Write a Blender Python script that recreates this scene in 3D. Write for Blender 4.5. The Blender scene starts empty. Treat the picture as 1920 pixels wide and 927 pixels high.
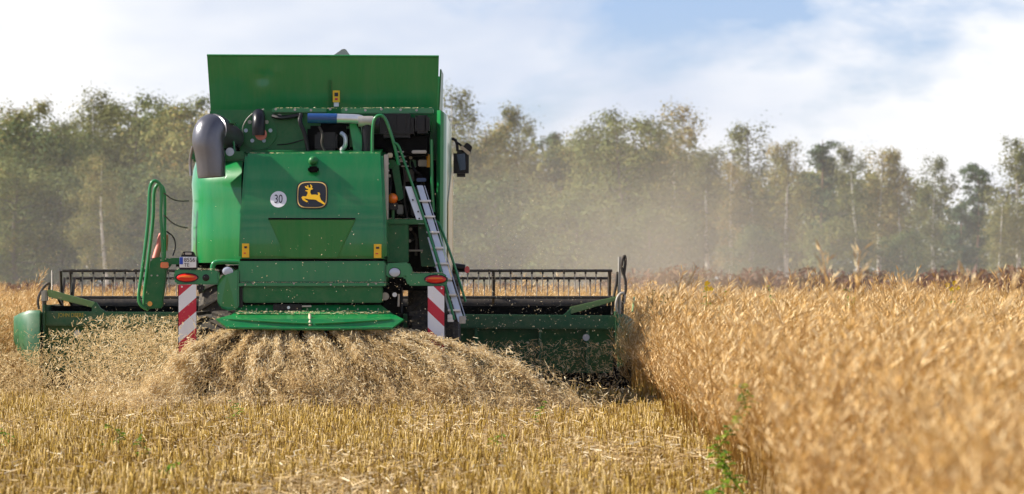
import bpy, bmesh, math, random
import numpy as np
from mathutils import Vector, Matrix, Euler

R = math.radians
random.seed(7)
rng = np.random.default_rng(11)
sc = bpy.context.scene
C = sc.collection

# ------------------------------------------------------------------ camera
F, HOR, EYE = 7350.0, 535.0, 1.65          # focal length in pixels of a 1920-wide frame, horizon row, eye height
cam_d = bpy.data.cameras.new('camera')
cam = bpy.data.objects.new('camera', cam_d)
C.objects.link(cam)
cam.location = (0, 0, EYE)
cam.rotation_euler = (R(90), 0, 0)
cam_d.sensor_width = 36.0
cam_d.lens = F / 1920 * 36.0
cam_d.shift_y = (HOR - 463.5) / 1920
cam_d.clip_start = 0.5
cam_d.clip_end = 4000
cam_d.dof.use_dof = True
cam_d.dof.focus_distance = 50.5
cam_d.dof.aperture_fstop = 3.6
sc.camera = cam

# ------------------------------------------------------------------ world and sun
SUN_AZ, SUN_EL = 6.0, 37.0                   # degrees ahead of square-left, elevation
sx, sy, sz = (-math.cos(R(SUN_EL)) * math.cos(R(SUN_AZ)), math.cos(R(SUN_EL)) * math.sin(R(SUN_AZ)), math.sin(R(SUN_EL)))
w = bpy.data.worlds.new('World')
sc.world = w
w.use_nodes = True
nt = w.node_tree
nt.nodes.clear()
def N(tree, typ, **kw):
    n = tree.nodes.new(typ)
    for k, v in kw.items():
        setattr(n, k, v)
    return n
sky = N(nt, 'ShaderNodeTexSky', sky_type='NISHITA')
sky.sun_disc = False
sky.sun_elevation = R(SUN_EL)
sky.sun_rotation = R(-90 + SUN_AZ)
sky.air_density = 1.0
sky.dust_density = 0.2
sky.ozone_density = 1.5
sky.altitude = 800
bg_sky = N(nt, 'ShaderNodeBackground')
bg_sky.inputs[1].default_value = 0.06
bg_cloud = N(nt, 'ShaderNodeBackground')
bg_cloud.inputs[1].default_value = 1.0
tc = N(nt, 'ShaderNodeTexCoord')
mp = N(nt, 'ShaderNodeMapping')
mp.inputs['Scale'].default_value = (9.0, 9.0, 22.0)
mp.inputs['Location'].default_value = (11.36, 30.75, 34.86)
n1 = N(nt, 'ShaderNodeTexNoise')
n1.inputs['Scale'].default_value = 1.0
n1.inputs['Detail'].default_value = 6.0
n1.inputs['Roughness'].default_value = 0.57
n1.inputs['Distortion'].default_value = 0.25
r1 = N(nt, 'ShaderNodeValToRGB')
r1.color_ramp.elements[0].position = 0.40
r1.color_ramp.elements[0].color = (0.02, 0.02, 0.02, 1)
r1.color_ramp.elements[1].position = 0.525
r1.color_ramp.elements[1].color = (1, 1, 1, 1)
n2 = N(nt, 'ShaderNodeTexNoise')
n2.inputs['Scale'].default_value = 0.8
n2.inputs['Detail'].default_value = 5.0
r2 = N(nt, 'ShaderNodeValToRGB')
r2.color_ramp.elements[0].position = 0.38
r2.color_ramp.elements[0].color = (0.34, 0.385, 0.47, 1)
r2.color_ramp.elements[1].position = 0.58
r2.color_ramp.elements[1].color = (0.56, 0.56, 0.565, 1)
mx = N(nt, 'ShaderNodeMixShader')
wo = N(nt, 'ShaderNodeOutputWorld')
L = nt.links.new
L(tc.outputs['Generated'], mp.inputs[0])
L(mp.outputs[0], n1.inputs['Vector'])
mp2 = N(nt, 'ShaderNodeMapping')
mp2.inputs['Scale'].default_value = (7.0, 7.0, 20.0)
mp2.inputs['Location'].default_value = (37.16, 34.26, 39.64)
L(tc.outputs['Generated'], mp2.inputs[0])
L(mp2.outputs[0], n2.inputs['Vector'])
sep = N(nt, 'ShaderNodeSeparateXYZ')
L(tc.outputs['Generated'], sep.inputs[0])
thin = N(nt, 'ShaderNodeMath', operation='MULTIPLY_ADD')          # banks pile up towards the horizon, thin out overhead
thin.inputs[1].default_value = -0.16
L(sep.outputs['Z'], thin.inputs[0])
L(n1.outputs['Fac'], thin.inputs[2])
low = N(nt, 'ShaderNodeMapRange')
low.inputs[1].default_value = 0.0
low.inputs[2].default_value = 0.06
low.inputs[3].default_value = 0.16
low.inputs[4].default_value = 0.0
L(sep.outputs['Z'], low.inputs[0])
cov = N(nt, 'ShaderNodeMath', operation='ADD')
L(thin.outputs[0], cov.inputs[0])
L(low.outputs[0], cov.inputs[1])
L(cov.outputs[0], r1.inputs[0])
L(n2.outputs['Fac'], r2.inputs[0])
blue = N(nt, 'ShaderNodeMix', data_type='RGBA', blend_type='MULTIPLY')
blue.inputs[0].default_value = 1.0
blue.inputs[7].default_value = (0.86, 0.90, 1.22, 1)
L(sky.outputs[0], blue.inputs[6])
L(blue.outputs[2], bg_sky.inputs[0])
L(r2.outputs[0], bg_cloud.inputs[0])
L(r1.outputs[0], mx.inputs[0])
L(bg_sky.outputs[0], mx.inputs[1])
L(bg_cloud.outputs[0], mx.inputs[2])
L(mx.outputs[0], wo.inputs[0])

sun_d = bpy.data.lights.new('sun', 'SUN')
sun_d.energy = 5.0
sun_d.angle = R(0.5)
sun_d.color = (1.0, 0.93, 0.82)
sun = bpy.data.objects.new('sun', sun_d)
C.objects.link(sun)
sun.rotation_euler = Vector((sx, sy, sz)).to_track_quat('Z', 'Y').to_euler()
sun.location = (-40, 40, 40)

vs = sc.view_settings
vs.view_transform = 'Standard'
vs.look = 'None'
vs.exposure = 0.95
vs.gamma = 1.0
vs.use_curve_mapping = False
cy = sc.cycles
cy.max_bounces = 6
cy.diffuse_bounces = 3
cy.glossy_bounces = 3
cy.transmission_bounces = 4
cy.transparent_max_bounces = 24
cy.volume_bounces = 1
cy.use_denoising = True
cy.sample_clamp_indirect = 6.0

# ------------------------------------------------------------------ materials
MATS = {}
def mat(name, col, rough=0.5, metal=0.0, spec=0.5, coat=0.0, noise=0.0, nscale=3.0, dust=0.0, streak=1.0, bump=0.0):
    if name in MATS:
        return MATS[name]
    m = bpy.data.materials.new(name)
    m.use_nodes = True
    t = m.node_tree
    b = t.nodes['Principled BSDF']
    b.inputs['Base Color'].default_value = (*col, 1)
    b.inputs['Roughness'].default_value = rough
    b.inputs['Metallic'].default_value = metal
    b.inputs['Specular IOR Level'].default_value = spec
    b.inputs['Coat Weight'].default_value = coat
    b.inputs['Coat Roughness'].default_value = 0.07
    if noise or dust:
        tcn = N(t, 'ShaderNodeTexCoord')
        no = N(t, 'ShaderNodeTexNoise')
        no.inputs['Scale'].default_value = nscale
        no.inputs['Detail'].default_value = 8
        no.inputs['Roughness'].default_value = 0.65
        t.links.new(tcn.outputs['Object'], no.inputs['Vector'])
        mixn = N(t, 'ShaderNodeMix', data_type='RGBA')
        mixn.inputs[6].default_value = (*[c * (1 - noise) for c in col], 1)
        mixn.inputs[7].default_value = (*[min(1, c * (1 + noise)) for c in col], 1)
        t.links.new(no.outputs['Fac'], mixn.inputs[0])
        out = mixn.outputs[2]
        if dust:
            no2 = N(t, 'ShaderNodeTexNoise')
            no2.inputs['Scale'].default_value = nscale * 2.3
            no2.inputs['Detail'].default_value = 10
            no2.inputs['Roughness'].default_value = 0.75
            mps = N(t, 'ShaderNodeMapping')
            mps.inputs['Scale'].default_value = (1 / max(streak, .5), 1, streak)
            t.links.new(tcn.outputs['Object'], mps.inputs[0])
            t.links.new(mps.outputs[0], no2.inputs['Vector'])
            mr = N(t, 'ShaderNodeMapRange')
            mr.inputs[1].default_value = 0.42
            mr.inputs[2].default_value = 0.75
            mr.inputs[3].default_value = dust * 0.08
            mr.inputs[4].default_value = dust
            t.links.new(no2.outputs['Fac'], mr.inputs[0])
            mx2 = N(t, 'ShaderNodeMix', data_type='RGBA')
            mx2.inputs[7].default_value = (0.40, 0.31, 0.19, 1)
            t.links.new(out, mx2.inputs[6])
            t.links.new(mr.outputs[0], mx2.inputs[0])
            out = mx2.outputs[2]
            mr2 = N(t, 'ShaderNodeMapRange')
            mr2.inputs[3].default_value = rough
            mr2.inputs[4].default_value = min(1, rough + 0.35)
            t.links.new(mr.outputs[0], mr2.inputs[0])
            t.links.new(mr2.outputs[0], b.inputs['Roughness'])
        t.links.new(out, b.inputs['Base Color'])
        if bump:
            bp = N(t, 'ShaderNodeBump')
            bp.inputs['Strength'].default_value = bump
            bp.inputs['Distance'].default_value = 0.02
            t.links.new(no.outputs['Fac'], bp.inputs['Height'])
            t.links.new(bp.outputs[0], b.inputs['Normal'])
    MATS[name] = m
    return m

GREEN = mat('green_paint', (0.001, 0.190, 0.046), 0.30, spec=0.35, coat=0.5, noise=0.14, nscale=1.5, dust=0.10, streak=0.3, bump=0.02)
GREEN_D = mat('green_paint_dusty', (0.001, 0.135, 0.030), 0.40, spec=.3, coat=0.12, noise=0.15, nscale=3, dust=0.12)
GREEN_H = mat('green_paint_header', (0.006, 0.105, 0.036), 0.45, noise=0.15, nscale=3, dust=0.20)
BLACK = mat('black_plastic', (0.006, 0.006, 0.008), 0.35, spec=0.3, noise=0.3, nscale=6, dust=0.012)
SHADE_BLACK = mat('cavity_shade_metal', (0.003, 0.003, 0.0035), 0.8, spec=0.08, noise=0.3, nscale=6)  # near-black for dark metal parts, with shade of cavities and gaps painted in
RUBBER = mat('tyre_rubber', (0.02, 0.019, 0.018), 0.85, noise=0.3, nscale=8, dust=0.30)
YELLOW = mat('yellow_paint', (0.80, 0.46, 0.01), 0.35)
STICK = mat('yellow_sticker', (0.85, 0.50, 0.01), 0.45)
WHITE = mat('white_print', (0.78, 0.79, 0.80), 0.4, noise=0.04, nscale=9, dust=0.10)
GOLD = mat('gold_print', (0.72, 0.50, 0.16), 0.4)
CREAM = mat('cream_print', (0.85, 0.70, 0.38), 0.4)
INK = mat('black_print', (0.01, 0.01, 0.015), 0.4)
RED = mat('red_print', (0.55, 0.01, 0.03), 0.35)
BLUE = mat('blue_print', (0.01, 0.06, 0.45), 0.4)
LENS_R = mat('red_lens', (0.60, 0.012, 0.006), 0.15, coat=0.5)
LENS_O = mat('orange_lens', (0.80, 0.17, 0.01), 0.15, coat=0.5)
AMBER = mat('amber_lens', (0.85, 0.35, 0.01), 0.2, coat=0.5)
LENS_W = mat('clear_lens', (0.45, 0.50, 0.58), 0.1, coat=0.6)
ALU = mat('aluminium', (0.62, 0.63, 0.65), 0.38, metal=0.75, noise=0.15, nscale=9)
STEEL = mat('grey_steel_duct', (0.30, 0.30, 0.33), 0.33, metal=0.7, noise=0.2, nscale=5, dust=0.08)
IRON = mat('dark_iron', (0.035, 0.030, 0.027), 0.5, metal=0.3, noise=0.3, nscale=7, dust=0.22)
GALV = mat('galvanised_steel', (0.42, 0.40, 0.36), 0.45, metal=0.5, noise=0.3, nscale=7, dust=0.3)
PINK = mat('faded_red_paint', (0.55, 0.13, 0.09), 0.5, noise=0.2, nscale=6, dust=0.2)
BLUEP = mat('blue_hose_sleeve', (0.02, 0.065, 0.20), 0.25)
TAN = mat('cream_plastic', (0.62, 0.52, 0.36), 0.5)
GLASS = mat('dark_cab_glass', (0.015, 0.02, 0.022), 0.08, coat=0.5)
TINE = mat('grey_plastic_tine', (0.30, 0.28, 0.25), 0.5, dust=0.2, noise=.2)

# ------------------------------------------------------------------ mesh helpers
def W(px, py, Y):
    return Vector(((px - 960) / F * Y, Y, EYE - (py - HOR) / F * Y))

def tag(o, label=None, cat=None, group=None, kind=None):
    for k, v in (('label', label), ('category', cat), ('group', group), ('kind', kind)):
        if v:
            o[k] = v
    return o

def link(name, me, parent=None, m=None, smooth=False):
    if m is not None:
        me.materials.clear()
        me.materials.append(m)
    o = bpy.data.objects.new(name, me)
    C.objects.link(o)
    if parent is not None:
        o.parent = parent
        if parent.type == 'EMPTY':
            o.matrix_parent_inverse = Matrix.Translation(-parent.location)
    if smooth:
        for p in me.polygons:
            p.use_smooth = True
    return o

def from_bm(name, bm, m, parent=None, bevel=0.0, segs=2, smooth_angle=None):
    bmesh.ops.recalc_face_normals(bm, faces=bm.faces)
    if bevel:
        es = [e for e in bm.edges if len(e.link_faces) == 2 and e.calc_face_angle(0) > R(28)]
        bmesh.ops.bevel(bm, geom=es, offset=bevel, segments=segs, affect='EDGES', clamp_overlap=True)
    me = bpy.data.meshes.new(name)
    if smooth_angle:
        for f in bm.faces:
            f.smooth = True
        for e in bm.edges:
            if len(e.link_faces) == 2 and e.calc_face_angle(0) > R(smooth_angle):
                e.smooth = False
    bm.to_mesh(me)
    bm.free()
    return link(name, me, parent, m)

def hexa(bm, c):
    v = [bm.verts.new(p) for p in c]
    for f in ((0, 1, 2, 3), (7, 6, 5, 4), (0, 4, 5, 1), (1, 5, 6, 2), (2, 6, 7, 3), (3, 7, 4, 0)):
        bm.faces.new([v[i] for i in f])

def box(name, x0, x1, y0, y1, Y0, Y1, m, parent, bevel=0.012, dzback=0.0):
    """box whose rear face fills the pixel rectangle at depth Y0 and that runs straight on to depth Y1"""
    a, b = W(x0, y1, Y0), W(x1, y0, Y0)
    bm = bmesh.new()
    hexa(bm, [(a.x, Y0, a.z), (b.x, Y0, a.z), (b.x, Y0, b.z), (a.x, Y0, b.z),
              (a.x, Y1, a.z), (b.x, Y1, a.z), (b.x, Y1, b.z + dzback), (a.x, Y1, b.z + dzback)])
    return from_bm(name, bm, m, parent, bevel)

def prism(name, pts, depth, m, parent, bevel=0.008):
    """outline of (px, py, Y) extruded forward by depth"""
    bm = bmesh.new()
    a = [W(*p) for p in pts]
    va = [bm.verts.new(p) for p in a]
    vb = [bm.verts.new(p + Vector((0, depth, 0))) for p in a]
    bm.faces.new(va)
    bm.faces.new(vb[::-1])
    n = len(a)
    for i in range(n):
        j = (i + 1) % n
        bm.faces.new([va[i], vb[i], vb[j], va[j]])
    return from_bm(name, bm, m, parent, bevel)

def smooth_path(pts, it=2):
    for _ in range(it):
        q = [pts[0]]
        for a, b in zip(pts[:-1], pts[1:]):
            q += [a * 0.75 + b * 0.25, a * 0.25 + b * 0.75]
        q.append(pts[-1])
        pts = q
    return pts

def sweep(bm, pts, rad, n=8, caps=True):
    rings = []
    up = Vector((0.31, 0.93, 0.2)).normalized()
    for i, p in enumerate(pts):
        d = (pts[min(i + 1, len(pts) - 1)] - pts[max(i - 1, 0)]).normalized()
        s = d.cross(up)
        if s.length < 1e-3:
            s = d.cross(Vector((1, 0, 0)))
        s.normalize()
        t = s.cross(d).normalized()
        r = rad[i] if hasattr(rad, '__len__') else rad
        rings.append([bm.verts.new(p + (s * math.cos(a) + t * math.sin(a)) * r) for a in [2 * math.pi * k / n for k in range(n)]])
    for A, B in zip(rings[:-1], rings[1:]):
        for k in range(n):
            bm.faces.new([A[k], A[(k + 1) % n], B[(k + 1) % n], B[k]])
    if caps:
        bm.faces.new(rings[0][::-1])
        bm.faces.new(rings[-1])

def tube(name, pts, r, m, parent, n=10, rounds=2, world=False):
    P = [Vector(p) if world else W(*p) for p in pts]
    if rounds:
        P = smooth_path(P, rounds)
    bm = bmesh.new()
    sweep(bm, P, r, n)
    return from_bm(name, bm, m, parent, smooth_angle=40)

def disc(name, px, py, Y, r, thick, m, parent, n=28, sxr=1.0, dome=0.0):
    """round or oval plate facing the rear"""
    c = W(px, py, Y)
    bm = bmesh.new()
    prof = [(1.0, thick), (1.0, 0.0)]
    if dome:
        prof += [(0.85, -dome * .45), (0.6, -dome * .8), (0.3, -dome * .96)]
    rings = []
    for (k, dy) in prof:
        rings.append([bm.verts.new((c.x + r * sxr * k * math.cos(2 * math.pi * i / n), Y + dy, c.z + r * k * math.sin(2 * math.pi * i / n))) for i in range(n)])
    for A, B in zip(rings[:-1], rings[1:]):
        for k in range(n):
            bm.faces.new([A[k], A[(k + 1) % n], B[(k + 1) % n], B[k]])
    bm.faces.new(rings[0])
    bm.faces.new(rings[-1])
    return from_bm(name, bm, m, parent, smooth_angle=35)

def text(name, s, px, py, Y, size, m, parent, sxr=1.0, align='CENTER'):
    cu = bpy.data.curves.new(name, 'FONT')
    cu.body = s
    cu.size = size
    cu.align_x = align
    cu.align_y = 'CENTER'
    cu.extrude = 0.001
    tmp = bpy.data.objects.new('tmp', cu)
    C.objects.link(tmp)
    dg = bpy.context.evaluated_depsgraph_get()
    me = bpy.data.meshes.new_from_object(tmp.evaluated_get(dg))
    bpy.data.objects.remove(tmp)
    c = W(px, py, Y)
    me.transform(Matrix.Translation(c) @ Matrix.Rotation(R(90), 4, 'X') @ Matrix.Diagonal((sxr, 1, 1, 1)))
    me.name = name
    return link(name, me, parent, m)

def np_mesh(name, verts, quads, m, parent=None, tint=None, mat_idx=None, mats=None):
    me = bpy.data.meshes.new(name)
    nv, nf, k = len(verts), len(quads), quads.shape[1]
    me.vertices.add(nv)
    me.vertices.foreach_set('co', np.ascontiguousarray(verts, dtype=np.float32).ravel())
    me.loops.add(nf * k)
    me.loops.foreach_set('vertex_index', np.ascontiguousarray(quads, dtype=np.int32).ravel())
    me.polygons.add(nf)
    me.polygons.foreach_set('loop_start', np.arange(nf, dtype=np.int32) * k)
    me.polygons.foreach_set('loop_total', np.full(nf, k, dtype=np.int32))
    for mm in (mats or [m]):
        me.materials.append(mm)
    if mat_idx is not None:
        me.polygons.foreach_set('material_index', mat_idx.astype(np.int32))
    if tint is not None:
        a = me.attributes.new('tint', 'FLOAT', 'POINT')
        a.data.foreach_set('value', tint.astype(np.float32))
    me.update(calc_edges=True)
    o = bpy.data.objects.new(name, me)
    C.objects.link(o)
    if parent is not None:
        o.parent = parent
    return o

def unit(v):
    return v / (np.linalg.norm(v, axis=-1, keepdims=True) + 1e-9)

def sticks(c, d, length, width, tint=None):
    """flat strips: centre c, unit direction d; returns verts, quads, tint"""
    n = len(c)
    s = unit(np.cross(d, rng.normal(size=(n, 3))))
    hl, hw = (d * np.reshape(length, (-1, 1)) / 2), (s * np.reshape(width, (-1, 1)) / 2)
    v = np.stack([c - hl - hw, c - hl + hw, c + hl + hw, c + hl - hw], 1).reshape(-1, 3)
    q = np.arange(n * 4).reshape(-1, 4)
    t = None if tint is None else np.repeat(tint, 4)
    return v, q, t

def ramp_mat(name, stops, transl=0.3, rough=0.8, objrand=0.0, attr='tint', spec=0.2):
    m = bpy.data.materials.new(name)
    m.use_nodes = True
    t = m.node_tree
    t.nodes.clear()
    out = N(t, 'ShaderNodeOutputMaterial')
    at = N(t, 'ShaderNodeAttribute', attribute_name=attr)
    cr = N(t, 'ShaderNodeValToRGB')
    el = cr.color_ramp.elements
    while len(el) < len(stops):
        el.new(0.5)
    for e, (p, c) in zip(el, stops):
        e.position = p
        e.color = (*c, 1)
    fac = at.outputs['Fac']
    if objrand:
        oi = N(t, 'ShaderNodeObjectInfo')
        ma = N(t, 'ShaderNodeMath', operation='MULTIPLY_ADD')
        ma.inputs[1].default_value = objrand
        ad = N(t, 'ShaderNodeMath', operation='SUBTRACT')
        t.links.new(oi.outputs['Random'], ma.inputs[0])
        t.links.new(fac, ma.inputs[2])
        t.links.new(ma.outputs[0], ad.inputs[0])
        ad.inputs[1].default_value = objrand / 2
        fac = ad.outputs[0]
    t.links.new(fac, cr.inputs[0])
    b = N(t, 'ShaderNodeBsdfPrincipled')
    b.inputs['Roughness'].default_value = rough
    b.inputs['Specular IOR Level'].default_value = spec
    t.links.new(cr.outputs[0], b.inputs['Base Color'])
    tr = N(t, 'ShaderNodeBsdfTranslucent')
    t.links.new(cr.outputs[0], tr.inputs[0])
    ms = N(t, 'ShaderNodeMixShader')
    ms.inputs[0].default_value = transl
    t.links.new(b.outputs[0], ms.inputs[1])
    t.links.new(tr.outputs[0], ms.inputs[2])
    t.links.new(ms.outputs[0], out.inputs[0])
    return m

STRAW = ramp_mat('chopped_straw', [(0, (0.22, 0.13, 0.045)), (0.4, (0.52, 0.37, 0.17)), (0.75, (0.72, 0.56, 0.31)), (1, (0.86, 0.77, 0.55))], 0.30)
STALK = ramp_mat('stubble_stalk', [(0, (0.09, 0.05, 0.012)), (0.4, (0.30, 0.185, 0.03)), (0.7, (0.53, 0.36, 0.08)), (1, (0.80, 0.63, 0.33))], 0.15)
CROPM = ramp_mat('ripe_rape_pods', [(0, (0.26, 0.17, 0.035)), (0.3, (0.38, 0.215, 0.052)), (0.65, (0.57, 0.345, 0.118)), (1, (0.87, 0.70, 0.41))], 0.17)
LEAFW = ramp_mat('weed_leaf', [(0, (0.06, 0.14, 0.02)), (0.6, (0.17, 0.30, 0.03)), (1, (0.36, 0.44, 0.05))], 0.4)
PETAL = mat('yellow_petal', (0.85, 0.60, 0.02), 0.6)

# ------------------------------------------------------------------ ground
m = bpy.data.materials.new('field_soil')
m.use_nodes = True
t = m.node_tree
b = t.nodes['Principled BSDF']
b.inputs['Roughness'].default_value = 0.95
b.inputs['Specular IOR Level'].default_value = 0.1
tcn = N(t, 'ShaderNodeTexCoord')
no = N(t, 'ShaderNodeTexNoise')
no.inputs['Scale'].default_value = 6.0
no.inputs['Detail'].default_value = 10
no.inputs['Roughness'].default_value = 0.7
cr = N(t, 'ShaderNodeValToRGB')
cr.color_ramp.elements[0].position = 0.35
cr.color_ramp.elements[0].color = (0.16, 0.10, 0.035, 1)
cr.color_ramp.elements[1].position = 0.65
cr.color_ramp.elements[1].color = (0.42, 0.28, 0.12, 1)
t.links.new(tcn.outputs['Object'], no.inputs['Vector'])
t.links.new(no.outputs['Fac'], cr.inputs[0])
t.links.new(cr.outputs[0], b.inputs['Base Color'])
bp = N(t, 'ShaderNodeBump')
bp.inputs['Distance'].default_value = 0.05
t.links.new(no.outputs['Fac'], bp.inputs['Height'])
t.links.new(bp.outputs[0], b.inputs['Normal'])
bm = bmesh.new()
vv = [bm.verts.new(p) for p in ((-1500, -30, 0), (1500, -30, 0), (1500, 2500, 0), (-1500, 2500, 0))]
bm.faces.new(vv)
tag(from_bm('ground', bm, m), kind='structure')

# ------------------------------------------------------------------ trees
BARKS = {
    'birch': mat('birch_bark', (0.62, 0.59, 0.53), 0.8, noise=0.5, nscale=2.0),
    'broad': mat('grey_bark', (0.16, 0.13, 0.10), 0.9, noise=0.4, nscale=2.0),
    'pine': mat('reddish_bark', (0.24, 0.15, 0.10), 0.9, noise=0.4, nscale=2.0)}
LEAVES = {
    'birch': ramp_mat('birch_leaves', [(0, (0.07, 0.095, 0.025)), (0.5, (0.20, 0.20, 0.06)), (0.8, (0.33, 0.27, 0.09)), (1, (0.42, 0.28, 0.10))], 0.25, objrand=0.6),
    'broad': ramp_mat('broad_leaves', [(0, (0.05, 0.085, 0.025)), (0.5, (0.16, 0.18, 0.05)), (0.8, (0.27, 0.24, 0.075)), (1, (0.36, 0.25, 0.08))], 0.22, objrand=0.55),
    'pine': ramp_mat('pine_needles', [(0, (0.020, 0.045, 0.018)), (0.6, (0.06, 0.10, 0.035)), (1, (0.10, 0.14, 0.045))], 0.15, objrand=0.2)}

def tree_data(kind, h, rad, seed, leaves=8000, size=0.27):
    """returns (trunk bmesh, leaf verts, leaf quads, tint) for a tree of height h standing at the origin"""
    rr = random.Random(seed)
    g = np.random.default_rng(seed)
    bm = bmesh.new()
    lean = (rr.uniform(-.04, .04), rr.uniform(-.04, .04))
    def trunk(t):
        return Vector((lean[0] * h * t + 0.12 * math.sin(3.1 * t * 2 + seed), lean[1] * h * t, h * t))
    r0 = {'birch': 0.20, 'broad': 0.24, 'pine': 0.20}[kind] * h / 14
    ts = [i / 11 for i in range(12)]
    sweep(bm, [trunk(t) for t in ts], [r0 * (1.25 if t == 0 else 1) * (1 - 0.93 * t) + 0.01 for t in ts], 7)
    cc, cs, cw = [], [], []
    nl = {'birch': 46, 'broad': 54, 'pine': 34}[kind]
    t0 = {'birch': 0.30, 'broad': 0.13, 'pine': 0.42}[kind]
    for i in range(nl):
        t = t0 + (0.98 - t0) * ((i + rr.random()) / nl)
        u = (t - t0) / (1 - t0)
        if kind == 'birch':
            prof = (0.45 + 1.05 * u) if u < 0.35 else max(0.12, 0.92 * (1 - ((u - 0.35) / 0.65) ** 1.6) + 0.10)
        elif kind == 'broad':
            prof = (0.70 + 0.7 * u) if u < 0.4 else max(0.18, math.sqrt(max(0, 1 - ((u - 0.4) / 0.62) ** 2)))
        else:
            prof = max(0.16, 1.0 - 0.8 * u)
        ln = rad * prof * rr.uniform(0.55, 1.25)
        az = rr.random() * 2 * math.pi
        rise = {'birch': 0.55, 'broad': 0.5, 'pine': 0.12}[kind] * rr.uniform(0.4, 1.3)
        droop = {'birch': 0.75, 'broad': 0.25, 'pine': 0.2}[kind]
        p = trunk(t)
        pts = []
        for k in range(6):
            s = k / 5
            pts.append(p + Vector((math.cos(az) * ln * s, math.sin(az) * ln * s, ln * (rise * s - droop * s * s * rr.uniform(.7, 1.2)))))
        sweep(bm, pts, [r0 * 0.28 * (1 - t * 0.6) * (1 - 0.8 * k / 5) + 0.008 for k in range(6)], 3, caps=False)
        for k in ((3, 5) if kind != 'pine' else (2, 4, 5)):
            if rr.random() < .93:
                q = pts[k] + Vector((rr.gauss(0, .35), rr.gauss(0, .35), rr.gauss(0.1, .3)))
                cc.append(q)
                cs.append({'birch': 0.46, 'broad': 0.62, 'pine': 0.42}[kind] * rr.uniform(.6, 1.25) * (0.6 + 0.4 * prof))
                cw.append(rr.uniform(.4, 1.4))
    cc = np.array([list(q) for q in cc])
    cs, cw = np.array(cs), np.array(cw)
    pick = g.choice(len(cc), size=leaves, p=cw / cw.sum())
    zs = {'birch': 1.1, 'broad': 0.8, 'pine': 0.42}[kind]
    c = cc[pick] + g.normal(size=(leaves, 3)) * cs[pick][:, None] * np.array([1, 1, zs])
    ctint = g.uniform(0, 1, len(cc))
    tint = np.clip(0.30 * ctint[pick] + 0.33 + g.normal(0, .12, leaves), 0, 1)
    out = unit(c - cc[pick]) * .9 + unit(c - np.array([0, 0, h * .55])) * .35 + g.normal(size=(leaves, 3)) * .38 + np.array([0, 0, .25])
    d = unit(np.cross(out, g.normal(size=(leaves, 3))))
    s = unit(np.cross(d, out))
    sl = size * g.uniform(.6, 1.3, leaves)[:, None]
    wd = sl * 0.55
    v = np.stack([c - d * sl / 2, c + s * wd / 2, c + d * sl / 2, c - s * wd / 2], 1).reshape(-1, 3)
    return bm, v, np.arange(leaves * 4).reshape(-1, 4), np.repeat(tint, 4)

PROTO = {}
TWIG = mat('dark_twigs', (0.09, 0.07, 0.055), 0.9)
def make_proto(key, kind, h, rad, seed, leaves, size):
    bm, v, q, tn = tree_data(kind, h, rad, seed, leaves, size)
    bmesh.ops.recalc_face_normals(bm, faces=bm.faces)
    me = bpy.data.meshes.new('trunk')
    bm.faces.ensure_lookup_table()
    for f in bm.faces[11 * 7 + 2:]:
        f.material_index = 1
    bm.to_mesh(me)
    bm.free()
    me.materials.append(BARKS[kind])
    me.materials.append(TWIG)
    co = np_mesh('crown', v, q, LEAVES[kind], tint=tn)
    crown_me = co.data
    bpy.data.objects.remove(co)
    PROTO[key] = (me, crown_me, h, v, tn, kind)
make_proto('b1', 'birch', 14, 2.3, 21, 10500, 0.185)
make_proto('b2', 'birch', 15, 2.0, 22, 9500, 0.185)
make_proto('b3', 'birch', 14, 2.8, 23, 11500, 0.185)
make_proto('b4', 'birch', 13, 1.8, 24, 8000, 0.175)
make_proto('d1', 'broad', 12, 3.6, 31, 15000, 0.22)
make_proto('d2', 'broad', 13, 3.2, 32, 14000, 0.22)
make_proto('d3', 'broad', 10, 3.0, 33, 12500, 0.21)
make_proto('p1', 'pine', 13, 2.0, 41, 9000, 0.21)
make_proto('p2', 'pine', 12, 2.4, 42, 9000, 0.21)

KN = {'b': 'birch_tree', 'd': 'broadleaf_tree', 'p': 'pine_tree'}
def tree(key, px, top, Y, label, wide=1.0, rot=None):
    me_t, me_c, h, _, _, kind = PROTO[key]
    X = (px - 960) / F * Y
    H = EYE + (HOR - top) / F * Y
    r = bpy.data.objects.new(KN[key[0]], None)
    C.objects.link(r)
    r.location = (X, Y, 0)
    s = H / h
    r.scale = (s * wide, s * wide, s)
    r.rotation_euler = (0, 0, random.random() * 6.28 if rot is None else rot)
    tag(r, label, 'tree', 'trees at the edge of the wood')
    for nm, me in (('trunk', me_t), ('crown', me_c)):
        o = bpy.data.objects.new(nm, me)
        C.objects.link(o)
        o.parent = r

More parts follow.
